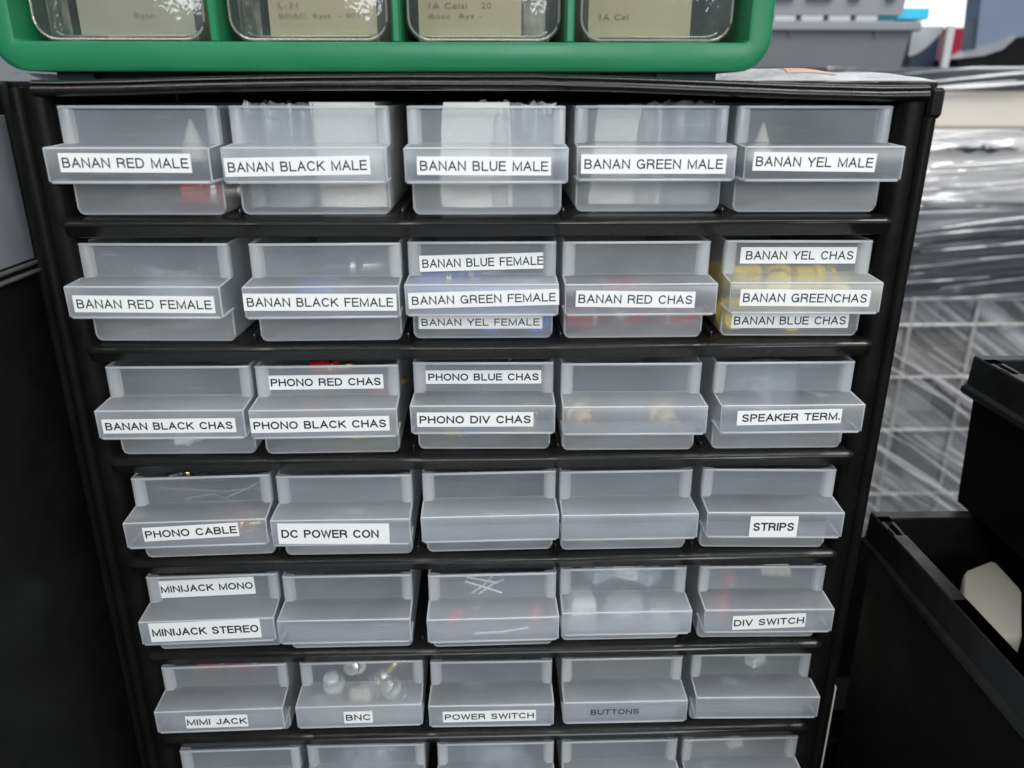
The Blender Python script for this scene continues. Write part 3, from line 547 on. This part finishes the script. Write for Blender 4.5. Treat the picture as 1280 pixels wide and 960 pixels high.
for a in [(-17, 7, 12, 11, 12, 8, .1, 'whitebox', 'white block upper left in the drawer of white blocks'), (-17, 7, 3.5, 12, 12, 7, -.1, 'whitebox', 'white block at the lower left in the drawer of white blocks'),
          (19, 6, 2, 11, 10, 7, .05, 'whitebox', 'white block at the lower right in the drawer of white blocks'), (-9, 14, 24, 11, 10, 9, .5, 'palegrey', 'pale grey block at the top left of the drawer of white blocks'), (4, 14, 25, 11, 10, 10, -.4, 'whitebox', 'white block at the top middle of the drawer of white blocks'),
          (13, 14, 22, 10, 10, 9, .8, 'palegrey', 'pale grey block at the top right of the drawer of white blocks'), (2, 7, 5, 14, 12, 13, .7, 'palegrey', 'large pale grey block in the middle of the drawer of white blocks')]: block((5,4), *a)
block((5,5), -15, 6, 7, 5, 8, 14, .1, 'red', 'upright red switch left of the DIV SWITCH sticker', 'toggle_switch')
block((5,5), -13, 9, 22, 4, 7, 9, .3, 'red', 'small red switch above the other one in the DIV SWITCH drawer', 'toggle_switch')
block((5,5), 9, 12, 27, 13, 9, 6, -.1, 'cream', 'beige block switch at the top right of the DIV SWITCH drawer', 'toggle_switch')
plug((6,1), 8, 15, 29, .1, 'red', 'red plug lying at the top of the MIMI JACK drawer', 'jack_plug', 'plug', s=1.1)
plug((6,1), -9, 18, 27, .3, 'red', 'second red plug left of the topmost one in the MIMI JACK drawer', 'jack_plug', 'plug')
for x, y, z, rz, ry, mt, lb in [(-14, 7, 18, 1.2, 1.2, 'whitebox', 'white upright connector at the left of the BNC drawer'), (7, 6, 22, .3, -.8, 'steel', 'slanted silvery connector in the middle of the BNC drawer'), (-3, 9, 30, 1.3, .3, 'steel', 'silvery connector at the upper left of the BNC drawer'),
        (11, 12, 34, .4, .2, 'steel', 'silvery connector topmost in the BNC drawer'), (1, 5, 15.5, .6, .3, 'cream', 'cream ended connector low in the BNC drawer'), (13, 5, 17, 1.0, .9, 'steel', 'silvery connector at the lower right of the BNC drawer')]:
    plug((6,2), x, y, z, rz, mt, lb, 'coaxial_connector', s=.9, ry=ry, group='loose coaxial connectors', pin='brass')
block((6,5), 4, 8, 26, 9, 6, 7, .6, 'whitebox', 'small pale clip in the unlabelled drawer right of BUTTONS', 'plastic_clip')
block((7,5), 0, 10, 24, 8, 6, 6, .2, 'whitebox', 'small pale clip in the bottom right cut-off drawer', 'plastic_clip')
block((6,3), 0, 40, 2, 30, 20, 14, .2, 'blackp', 'black switch at the back of the POWER SWITCH drawer', 'toggle_switch')

# ------------------------------------------------------------------ the green cabinet on top
G = thing('green_cabinet', (-29, 8, 1.2), 'green plastic cabinet of clear drawers standing on top of the black cabinet', 'cabinet')
def gpart(mb, name, mat, **k): return mb.build(name, mat, G, (29, -8, -1.2), **k)
GX0, GX1, GZ0, GZ1 = -166.5, 101.0, 3.7, 66.0
def rrect(x0, x1, z0, z1, r, n=7):
    p = []
    for cx, cz, a0 in ((x0 + r, z0 + r, math.pi), (x1 - r, z0 + r, 1.5 * math.pi), (x1 - r, z1 - r, 0), (x0 + r, z1 - r, .5 * math.pi)):
        p += [(cx + r * math.cos(a0 + i * math.pi / 2 / n), cz + r * math.sin(a0 + i * math.pi / 2 / n)) for i in range(n + 1)]
    return p
out_, inn = rrect(GX0, GX1, GZ0, GZ1, 11), rrect(-157.8, 92.6, 13.2, 58, 1.2)
mb = MB(); Y = lambda pts, y: [(x, y, z) for x, z in pts]
def ins(pts, d, x0, x1, z0, z1):
    cx, cz = (x0 + x1) / 2, (z0 + z1) / 2; fx = 1 - d / ((x1 - x0) / 2); fz = 1 - d / ((z1 - z0) / 2); return [(cx + (x - cx) * fx, cz + (z - cz) * fz) for x, z in pts]
mb.grid([Y(out_, 130), Y(out_, 9.6), Y(ins(out_, .5, GX0, GX1, GZ0, GZ1), 8.5), Y(ins(out_, 1.6, GX0, GX1, GZ0, GZ1), 8), Y(ins(inn, -1.3, -157.8, 92.6, 13.2, 58), 8), Y(ins(inn, -.3, -157.8, 92.6, 13.2, 58), 8.4), Y(inn, 9.4), Y(ins(inn, .4, -157.8, 92.6, 13.2, 58), 130)], True)
gpart(mb, 'frame', M['green'], angle=50)
mb = MB(); mb.box(-160, 95, 128, 130, 8, 62); gpart(mb, 'back_panel', M['green'])
for x0, x1 in ((-92.9, -89.7), (-30.7, -27.6), (29.2, 32.4)):
    mb = MB(); mb.box(x0, x1, 10.2, 127.9, 13.0, 58.4, .7); gpart(mb, 'divider', M['green'])
for x0, x1, y0 in ((-150, -137, 16), (-139, -104, 22), (45, 78, 16), (62, 84, 14)):
    mb = MB(); mb.box(x0, x1, y0, y0 + 20, 0.75, 3.9, .5); gpart(mb, 'foot', M['darkgreen'])
TX = [('leftmost clear drawer in the green cabinet, grey papers inside', 'greycard', ['', 'Rysn']), ('second clear drawer from left in the green cabinet, tan card inside', 'card', ['L-31', 'BOAC, Ryss  - 0017']),
      ('third clear drawer from left in the green cabinet, tan card inside', 'card', ['1A Celsi   20', 'Boac  Rys -']), ('rightmost clear drawer in the green cabinet', 'card', ['', '1A Cel'])]
for i, (x0, x1) in enumerate(((-157.0, -95.2), (-89.2, -31.6), (-27.0, 29.0), (34.0, 90.4))):
    t = thing('clear_drawer', ((x0 + x1) / 2, 18, 13.6), TX[i][0], 'drawer', 'clear drawers in the green cabinet')
    hx = (x1 - x0) / 2 - .6
    sh = rrect(-hx, hx, 0, 43, 7.5); mb = MB()
    mb.grid([Y(ins(sh, 1.2, -hx, hx, 0, 43), 0), Y(sh, 1.2), Y(ins(sh, 1.5, -hx, hx, 0, 43), 108)], True); mb.f.append(tuple(range(len(sh)))); mb.build('shell', M['clear'], t, angle=60)
    mb = MB(); ed = ins(sh, .9, -hx, hx, 0, 43)
    mb.tube([(x, .5, z) for x, z in ed] + [(ed[0][0], .5, ed[0][1])], .45, 6, False)
    e2 = ins(sh, 2.2, -hx, hx, 0, 43); mb.tube([(x, 5 + 2 * math.sin(x * .2), z) for x, z in e2 if z < 4], .35, 6, False)
    for sx in (-1, 1): mb.tube([(sx * (hx - 4.5), 2, 1.2), (sx * (hx - 7), 5, .9), (sx * (hx - 12), 9, .7)], [.7, .5, .2], 6)
    mb.build('rim', M['clearrim'], t)
    mb = MB(); mb.box(-hx + 3, hx - 3, 20, 30, .7, 1.6, .2); mb.build('floor_rib', M['clearrim'], t)
    fl_, lines = TX[i][1], TX[i][2]
    bl = MB(); bl.box(-hx + 3, hx - 3, 52, 56, 2, 30, .6); bl.box(-hx + 6, hx - 12, 44, 47, 2, 24, .6)
    tag(bl.build('paper_stack', M['card'], None, ((x0 + x1) / 2, 18, 14.4)), ['tan papers standing at the back of the leftmost clear drawer', 'tan papers standing at the back of the second clear drawer from left', 'tan papers standing at the back of the third clear drawer from left', 'tan papers standing at the back of the rightmost clear drawer'][i], 'papers', 'papers inside the clear drawers')
    cx = (x0 + x1) / 2; wd = (-hx + 13, hx - 5) if i in (1,) else (-hx + 4, hx - 14) if i in (2, 3) else (-hx + 14, hx - 6)
    cdm = MB(); cdm.grid([[(wd[0] + (wd[1] - wd[0]) * u, .8 * math.sin(u * 4 + i), z) for u in [k / 8 for k in range(9)]] for z in (0, 8, 16, 24, 32)]); cdm.grid([[(wd[0] + (wd[1] - wd[0]) * u, .8 * math.sin(u * 4 + i) + .35, z) for u in [k / 8 for k in range(9)]] for z in (0, 8, 16, 24, 32)])
    c = cdm.build('paper_card', M[fl_], None, (cx, 24, 15.6))
    tag(c, ['creased grey paper in the leftmost clear drawer', 'tan card with faint writing in the second clear drawer from left', 'tan card with faint writing in the third clear drawer from left', 'plain tan card in the rightmost clear drawer'][i], 'card', 'papers inside the clear drawers')
    for j, s_ in enumerate(lines):
        if s_:
            h0 = 9.4 - j * 3.6; wl = len(s_) * 1.7
            letters(s_, M['brownink'], c, wd[0] + (4 if i else 20), wd[0] + (4 if i else 20) + wl, h0, h0 + 1.9, -1.1)
    if i in (0, 1, 2):
        mb = MB(); xx = (wd[0] - 6) if i < 2 else wd[1] + 5
        mb.grid([[(xx - 4, 1, 0), (xx - 2, -1, 0), (xx, .6, 0), (xx + 2, -1, 0), (xx + 3.6, .8, 0)], [(xx - 4.4, 1, 32), (xx - 2, -.6, 32), (xx, .8, 32), (xx + 2, -1, 32), (xx + 3.6, .4, 32)]])
        tag(mb.build('plastic_bag', M['film'], None, (cx, 22, 15.6)), ['folded clear bag beside the grey paper in the leftmost clear drawer', 'folded clear bag left of the tan card in the second clear drawer', 'folded clear bag right of the tan card in the third clear drawer'][i], 'bag')

# crumpled clear sheet lying on the black cabinet, under the green one
mb = MB(); rows = []; rnd = random.Random(3)
def sheetz(x, y):
    z = 0.62
    z += 1.5 * max(0, math.sin((x + 112) / 82 * math.pi)) if -112 < x < -30 else 0
    if x < -152: z += 2.2 * min(1, (-152 - x) / 4)
    if x > 96:
        f = max(0, min(1, (y - 5) / 16)); z += min(1, (x - 96) / 8) * f * f * (3 - 2 * f) * (4.6 - (x - 96) * .045 + .5 * math.sin(x * .22 + y * .05)) + .012 * y
    return max(.62, z)
for i in range(33):
    y = 5 + i * 3.5; rows.append([(x, y + (1.2 * math.sin(x * .21) if i == 0 else 0), sheetz(x, y)) for x in range(-160, 161, 4)])
mb.grid(rows); mb.grid([[(x, y, z + .25) for x, y, z in r] for r in rows])
sheet = tag(mb.build('plastic_sheet', M['sheet'], angle=70), 'creased clear plastic sheet lying on top of the black cabinet', 'sheet')
mb = MB(); mb.grid([[(x, y, sheetz(x, y) + .35) for x in range(110, 130, 2)] for y in (14.5, 16, 18, 20, 24, 30)]); mb.build('printed_patch', M['orange'], sheet)['label'] = 'orange printed patch'

# ------------------------------------------------------------------ black case at the left edge
t = thing('equipment_case', (-226, -90, FLOOR), 'tall black case with a glossy grey side panel, cut off at the left edge', 'case')
mb = MB(); mb.box(-60, 60, -110, 107, 0, OZ - .8, 2.0); mb.build('case_body', M['black'], t)
X = 60.0
mb = MB(); mb.box(X - 1, X + .4, -108, 97.0, OZ - 60.5, OZ - 10.5, .3); mb.build('side_window', M['greyglass'], t)['label'] = 'glossy grey panel'
for z0, z1, p in ((OZ - 62.6, OZ - 61.2, 1.2), (OZ - 65.6, OZ - 64.2, 1.6)):
    mb = MB(); mb.box(X - 1, X + p, -108, 97.5, z0, z1, .4); mb.build('trim_strip', M['trim'], t)
mb = MB(); mb.box(X - 2, X + 2.2, 97.6, 107.4, 0, OZ + .5, 1.2); mb.build('corner_strip', M['black'], t)

def lathe_z(prof, n=28):
    mb = MB(); mb.grid([[(r * math.cos(2 * math.pi * i / n), r * math.sin(2 * math.pi * i / n), z) for i in range(n)] for z, r in prof], True, True); return mb
# ------------------------------------------------------------------ black crates on the right
def crate(loc, L, Wd, Ht, label, slots):
    """L along y, Wd along x; origin at the back-left top corner of the rim"""
    t = thing('plastic_crate', loc, label, 'crate', 'stacked black crates beside the cabinet')
    mb = MB()
    rim = 7.0; sk = 19.0
    def ring(i, z): return [(i, -L + i, z), (Wd - i, -L + i, z), (Wd - i, -i, z), (i, -i, z)]
    mb.grid([ring(rim, -.6), ring(rim + 1, -Ht + 2)], True)                      # inside walls
    mb.face(ring(rim + 1, -Ht + 2))
    mb.grid([ring(rim - .6, 0), ring(rim, -.6)], True)
    mb.grid([ring(1.5, -sk + 3), ring(2.4, -sk - 1), ring(4.4, -Ht)], True); mb.face(ring(4.4, -Ht))
    mb.build('crate_body', M['crate'], t, angle=30)
    mb = MB()                                                                       # rim with real hand slots on the left side
    ys = [0]; 
    for a, b in slots: ys += [-a, -b]
    ys.append(-L)
    for i in range(len(ys) - 1):
        y1, y0 = ys[i], ys[i + 1]
        if i % 2 == 0: mb.face([(.5, y0, 0), (rim - .6, y0, 0), (rim - .6, y1, 0), (.5, y1, 0)])
        else:
            mb.face([(.5, y0, 0), (1.8, y0, 0), (1.8, y1, 0), (.5, y1, 0)]); mb.face([(rim - 2, y0, 0), (rim - .6, y0, 0), (rim - .6, y1, 0), (rim - 2, y1, 0)])
            mb.grid([[(1.8, y0, 0), (rim - 2, y0, 0), (rim - 2, y1, 0), (1.8, y1, 0)], [(1.8, y0, -6), (rim - 2, y0, -6), (rim - 2, y1, -6), (1.8, y1, -6)]], True)
    mb.face([(rim - .6, -rim + .6, 0.01), (Wd - .5, -rim + .6, 0.01), (Wd - .5, -.5, 0.01), (rim - .6, -.5, 0.01)])
    mb.face([(Wd - rim, -L, 0.02), (Wd - .5, -L, 0.02), (Wd - .5, -rim, 0.02), (Wd - rim, -rim, 0.02)])
    mb.grid([ring(.5, 0), ring(0, -.6), ring(-.4, -sk + 5), ring(-1.8, -sk + 3.4), ring(-2.0, -sk + 1.2), ring(-1.2, -sk), ring(2.5, -sk)], True)
    mb.build('crate_rim', M['craterim'], t, angle=25); return t
crate((186, 45, -193.5), 300, 300, 262, 'lower black crate right of the cabinet with a pale roll inside', [(10, 22), (120, 150)])
crate((163.5, 250, -335), 190, 330, 133, 'low black crate added behind the lower crate to keep the gap dark', [(10, 22)])  # filler crate, added to block the view behind and blacken the gap
crate((227, 55, -117.5), 300, 300, 74, 'upper black crate at the right edge stacked on the lower crate', [(12, 26), (120, 150)])
t = thing('white_packet', (215, -8, -266), 'rounded off-white packet lying inside the lower black crate', 'packet')
poly = [(1, 20.5), (20.5, 30), (18.5, 6.7), (-1.5, -24.4), (-17.2, -25), (-16.3, -8)]
poly = [q for i in range(len(poly)) for q in ((poly[i][0] * .92 + poly[i - 1][0] * .08, poly[i][1] * .92 + poly[i - 1][1] * .08), (poly[i][0] * .92 + poly[(i + 1) % len(poly)][0] * .08, poly[i][1] * .92 + poly[(i + 1) % len(poly)][1] * .08))]
rnd = random.Random(21)
mb = MB(); mb.grid([[((x - 2) * k * (1 + .02 * math.sin(i * .8 + z)) + 2, y * k, z + .5 * math.sin(x * .16 + y * .1) * (k < 1)) for i, (x, y) in enumerate(poly)] for z, k in ((0, .98), (30, 1.0), (56, 1.03), (58, 1.02), (59.4, .98), (59.8, .93))], True, True); mb.build('packet_body', M['roll'], t, angle=60)
t = thing('black_reel', (209, -51, -240), 'black round reel in front of the off-white packet in the lower crate', 'reel')
lathe_z([(0, 12), (0, 14.5), (3, 15), (3.4, 10), (16, 10), (16.4, 15), (19, 14.6), (20, 13), (20, 4), (17, 3.6)]).build('reel_body', M['blackp'], t)
lathe_z([(3.6, 10.2), (5, 13.2), (14.6, 13.2), (15.8, 10.2)]).build('wound_cord', M['crate'], t)
# yellow edged card behind the cabinet's right side
mb = MB(); mb.box(161.0, 161.7, 3, 120, -420, -262, .2)
tag(mb.build('card_sheet', M['beige']), 'thin pale card edge standing between the cabinet side and the crates', 'card')

# ------------------------------------------------------------------ warehouse goods behind, right
YB = 600.0
def zrow(py): return at(1200, py, YB).z
from mathutils import noise as mnoise
def wavy(x0, x1, y, z0, z1, amp, nx=110, nz=46, seed=0, tilt=0.0, fine=1.0):
    """stretch film: long taut folds that run along the package with crinkles between them"""
    mb = MB(); rows = []; off = Vector((seed * 13.7, seed * 5.1, 0))
    for j in range(nz + 1):
        z = z0 + (z1 - z0) * j / nz; r = []
        for i in range(nx + 1):
            x = x0 + (x1 - x0) * i / nx; u = z - tilt * x
            a = 1 - abs(mnoise.noise(Vector((x * .004, u * .045, 1)) + off)) * 2.2
            b = 1 - abs(mnoise.noise(Vector((x * .011 + u * .01, u * .13, 4)) + off)) * 2.0
            c = mnoise.noise(Vector((x * .05, u * .09, 8)) + off)
            r.append((x, y - amp * (.7 + .75 * a + .5 * b * fine + .25 * c * fine), z))
        rows.append(r)
    mb.grid(rows); return mb
def goods(name, z0, z1, label, cat, mat, film=None, x0=360, x1=980, y0=YB, amp=4, seed=0, tilt=0.0, folds=9, part='load', depth=420):
    t = thing(name, ((x0 + x1) / 2, y0 + depth / 2, z0), label, cat)
    hx = (x1 - x0) / 2; mb = MB(); mb.box(-hx, hx, -depth / 2, depth / 2, 0.5, z1 - z0 - .5, 3); mb.build(part, M[mat], t)
    if film:
        wavy(-hx - 2, hx + 2, -depth / 2 - 4, 0, z1 - z0, amp, seed=seed, tilt=tilt).build('film_wrap', M[film], t, angle=80)
        rnd = random.Random(seed + 40); mb = MB(); hh = z1 - z0
        for i in range(folds):
            zc = hh * (i + .5 + rnd.uniform(-.45, .45)) / folds; xa = -hx + rnd.uniform(-5, 190); ln = rnd.uniform(130, 330); sl = rnd.uniform(.02, .11); cv = rnd.uniform(-5, 5); r0 = rnd.uniform(.5, 1.5)
            pts = [(min(hx, xa + ln * u), -depth / 2 - 4 - amp * 1.2 - rnd.uniform(0, 1), max(1, min(hh - 1, zc + ln * (u - .5) * sl + cv * math.sin(u * 3.1)))) for u in [k / 10 for k in range(11)]]
            mb.tube(pts, [r0 * (.25 + math.sin(math.pi * (k + .3) / 10.6)) for k in range(11)], 5)
        mb.build('film_fold', M['strand'], t)
    return t
z80, z115, z160, z255, z370 = zrow(84), zrow(113), zrow(161), zrow(256), zrow(371)
goods('wrapped_bundle', z115, z80, 'low dark bundle in clear film lying on the beige cardboard box', 'bundle', 'darkwrap', 'wrapfilm', seed=1, amp=2, folds=6)
goods('cardboard_box', z160, z115, 'flat beige cardboard box in the wrapped stack behind the cabinet', 'box', 'beige', part='carton')
pk = goods('wrapped_package', z255, z160, 'pale package in shiny stretch film under the beige cardboard box', 'package', 'silver', 'wrapfilm2', seed=2, amp=7, folds=11)
hh = z255 - z160; zc = at(1222, 186, YB - 12).z - z255; xa = at(1168, 186, YB - 12).x - 670; xb = at(1276, 186, YB - 12).x - 670
mb = MB(); n = 26
mb.grid([[(xa + (xb - xa) * i / n, -223 - 2.4 * abs(math.sin(i * 1.9)) - d, zc + k * (3.2 + 1.6 * math.sin(i * .9 + k)) * math.sin(math.pi * (i + .6) / (n + 1.2))) for i in range(n + 1)] for k, d in ((-1, 0), (-.3, 2), (.3, 2.2), (1, 0))])
mb.build('dark_wrinkle', M['darkwrap'], pk)  # added dark strip that draws a wrinkle of the film, no tape there
goods('wrapped_package', z370, z255, 'dark package in streaky stretch film above the wire cage', 'package', 'darkwrap', 'wrapfilm', seed=3, amp=5, tilt=.1)
t = thing('wire_cage', (670, YB, GROUND), 'film-wrapped wire cage of mixed goods under the dark package', 'cage')
hz = z370 - GROUND
mb = MB()
for x in (-310, -248, -170, -92, -14, 64, 142, 220, 298): mb.tube([(x, 0, 0), (x, 0, hz)], 2.2, 6)
for z in [hz - 3, hz - 34, hz - 100, hz - 170, hz - 260, hz - 400, hz - 600, 20]: mb.tube([(-310, 0, z), (310, 0, z)], 2.0, 6)
mb.build('wire_mesh', M['wire'], t)
for i, (x, z, wx, h_, mt) in enumerate([(-160, hz - 40, 70, 40, 'greybox'), (-70, hz - 60, 80, 52, 'navy'), (-180, hz - 78, 60, 26, 'beige'), (-110, hz - 105, 90, 36, 'brown'), (-200, hz - 140, 80, 40, 'greybox'), (-130, hz - 165, 70, 40, 'palegrey'), (-60, hz - 150, 60, 60, 'brown'), (-190, hz - 215, 90, 52, 'palegrey'), (-90, hz - 240, 80, 60, 'greybox'), (40, hz - 120, 100, 100, 'greybox'), (40, hz - 220, 100, 80, 'brown'), (-240, hz - 70, 50, 60, 'greybox'), (-250, hz - 180, 50, 90, 'greybox')]):
    b = thing('packed_box', (670 + x, YB + 60 + (i % 3) * 14, GROUND + z), ['grey box at the top left inside the wire cage', 'navy box at the top inside the wire cage', 'small beige box near the top left inside the wire cage', 'brown box in the upper part of the wire cage', 'grey box halfway down the left of the wire cage', 'pale box halfway down the wire cage', 'brown box right of the pale box in the wire cage', 'pale grey box low in the wire cage', 'grey box low in the wire cage right of the pale one', 'large grey box at the right inside the wire cage', 'brown box under the large grey box in the wire cage', 'narrow grey box at the upper left edge of the wire cage', 'tall grey box at the lower left edge of the wire cage'][i], 'box', 'boxes in the wire cage')
    mb = MB(); mb.box(-wx / 2, wx / 2, -40, 40, 0, h_ - 8, 1.5); mb.build('carton', M[mt], b); mb = MB(); mb.box(-wx / 2 - .8, wx / 2 + .8, -41, 41, h_ - 8, h_, 1.2); mb.build('lid', M[mt], b)
mb = MB(); mb.box(-310, 310, 400, 404, 0, hz); mb.build('back_sheet', M['greybox'], t)
wavy(-312, 312, 12, 0, hz, 4, seed=5, tilt=-.6, fine=1.4).build('film_wrap', M['cagefilm'], t, angle=80)
rnd = random.Random(11); mb = MB()
for i in range(46):
    x = rnd.uniform(-300, 40); z = hz - 30 - (x + 300) * .15 - rnd.uniform(0, 210); ln = rnd.uniform(70, 190); sl = rnd.uniform(.5, .75); rr = rnd.uniform(.5, 1.9)
    mb.tube([(x, -14, z), (x + ln * .5, -17 - rnd.uniform(0, 5), z - ln * .5 * sl + rnd.uniform(-3, 3)), (x + ln, -14, z - ln * sl)], [rr * .6, rr, rr * .5], 6)
mb.build('film_strand', M['strand'], t)
# goods standing on the wrapped stack
def on(px0, py0, px1, py1, Yp): a, b = at(px0, py0, Yp), at(px1, py1, Yp); return a.x, b.x, min(a.z, b.z), max(a.z, b.z)
t = thing('storage_tote', (370, 720, z80), 'dark grey lidless tote standing behind the green cabinet', 'tote')
zt = at(1050, 27, 640).z - z80; x0, x1 = at(925, 60, 640).x - 370, at(1136, 60, 640).x - 370
def rr(x0, x1, y0, y1, z): return [(x0, y0, z), (x1, y0, z), (x1, y1, z), (x0, y1, z)]
mb = MB(); mb.grid([rr(x0 + 4, x1 - 5, -78, 78, 0), rr(x0, x1, -80, 80, zt - 10)], True, True); mb.build('tote_body', M['tote'], t, smooth=False)
mb = MB(); mb.box(x0 - 6, x1 + 8, -86, 86, zt - 9.5, zt, 1.5); mb.build('tote_rim', M['tote2'], t)
mb = MB()
for xx in (-40, 54): mb.grid([[(xx - 4, -80.5, zt - 10), (xx + 4, -80.5, zt - 10)], [(xx - 1, -86, zt - 10), (xx + 1, -86, zt - 10)], [(xx - .4, -80, zt - 19), (xx + .4, -80, zt - 19)]])
mb.build('rim_gusset', M['tote2'], t)
zz = z80 + zt
t = thing('storage_tote', (380, 730, zz + 7), 'upper grey tote with small grip marks, at the top edge right of the green cabinet', 'tote')
mb = MB(); mb.grid([rr(-110, 74, -84, 80, 0), rr(-114, 80, -86, 84, 46)], True, True); mb.build('tote_body', M['tote2'], t, smooth=False)
mb = MB(); mb.box(-118, 82, -88, 86, 42, 52, 1.5); mb.build('tote_rim', M['tote2'], t)
mb = MB()
for xx in (-86, -56, -26, 4, 34): mb.box(xx - 12, xx + 12, -88.5, -85.6, -6.5, -1, .5)
mb.box(-100, 74, -70, 70, -6.8, .3, .5); mb.build('foot_pad', M['palegrey'], t)
mb = MB()
for xx, ww in ((-60, 12), (-20, 14), (18, 6), (58, 5)): mb.box(xx - ww, xx + ww, -89.4, -85, 14, 21, .5)
mb.build('grip_slot', M['tote'], t)
a, b, c, d = on(1098, 24, 1162, 10, 655); mb = MB(); mb.box(a, b + 1, 655, 730, min(c, d), max(c, d), .5); tag(mb.build('cyan_folder', M['cyan']), 'bright cyan folder lying under the upper grey tote', 'folder')
a, b, c, d = on(1132, 96, 1180, 34, 690); t = thing('navy_case', ((a + b) / 2, 740, c), 'navy case with a pale curved cover, right of the dark tote', 'case')
w_, h_ = (b - a) / 2, d - c
mb = MB(); mb.box(-w_, w_, -48, 48, 0, h_ - 2, 2); mb.build('case_body', M['navy'], t)
mb = MB(); arc = [(-w_ - 1 + (2 * w_ + 2) * u, h_ * (.42 + .56 * (u ** 1.8))) for u in [i / 10 for i in range(11)]]
mb.grid([[(x, -50, z) for x, z in arc], [(x, -50, h_ + 1) for x, z in arc], [(x, 50, h_ + 1) for x, z in arc]]); mb.grid([[(x, -50, z) for x, z in arc], [(x, -49, z) for x, z in arc]]); mb.build('curved_cover', M['palegrey'], t)
p, q = at(1188, 32, 610), at(1192, 100, 610); mb = MB(); mb.box(p.x - 4, p.x + 4, 606, 612, q.z - 18, p.z, .8)
tag(mb.build('upright_batten', M['palegrey']), 'pale upright batten between the navy case and the crimson box', 'batten')
a, b, c, d = on(1192, 88, 1224, 34, 760); t = thing('crimson_box', ((a + b) / 2, 800, z80), 'crimson box with an orange top edge behind the batten', 'box'); w_ = (b - a) / 2
mb = MB(); mb.box(-w_ - 10, w_, -40, 40, 0, d - z80 - 3, 1.5); mb.build('carton', M['crimson'], t)
mb = MB(); mb.box(-w_ - 10.5, w_ + .5, -40.5, 40.5, d - z80 - 3, d - z80, .8); mb.build('lid', M['orange'], t)
# dark screen leaning at the far right
t = thing('screen', at(1250, 84, 620) + Vector((0, 30, 0)), 'blue-grey screen with dark foot standing on the wrapped bundle, top right corner', 'screen')
o = Vector((at(1250, 84, 620).x, 650, at(1250, 84, 620).z))
def quadbox(pts, y0, y1, Yp):
    P_ = [at(px, py, Yp) - o for px, py in pts]; mb = MB(); mb.grid([[(p.x, y0, p.z) for p in P_], [(p.x, y1, p.z) for p in P_]], True, True); return mb
quadbox([(1231, 58), (1243, -60), (1420, -60), (1420, 42)], -28, -4, 622).build('display', M['screen'], t, smooth=False)
quadbox([(1218, 62), (1232, -60), (1244, -60), (1232, 56)], -30, -2, 622).build('side_bezel', M['screen'], t, smooth=False)
quadbox([(1198, 73), (1224, 58), (1246, 54), (1262, 44), (1268, 46), (1250, 62), (1226, 70)], -33, 0, 622).build('bottom_bezel', M['tote2'], t, smooth=False)
quadbox([(1194, 87), (1197, 74), (1228, 69), (1250, 60), (1268, 47), (1420, 34), (1420, 87)], -30, 20, 622).build('foot', M['black'], t, smooth=False)
a = at(1140, 90, 1500); b = at(1300, -120, 1500)
t = thing('lit_window', ((a.x + b.x) / 2 + 300, 1500, a.z - 250), 'blown-out bright window behind the totes', 'window')
mb = MB(); mb.box(-1100, 900, 0, 6, 0, 1500); mb.build('pane', M['window'], t)  # oversized pane: unseen extent added to light the crate rims and cabinet top
mb = MB(); mb.box(-1140, -1100, -10, 10, -40, 1540); mb.box(900, 940, -10, 10, -40, 1540); mb.box(-1100, 900, -10, 10, -40, 0); mb.box(-1100, 900, -10, 10, 1500, 1540); mb.build('window_frame', M['palegrey'], t)
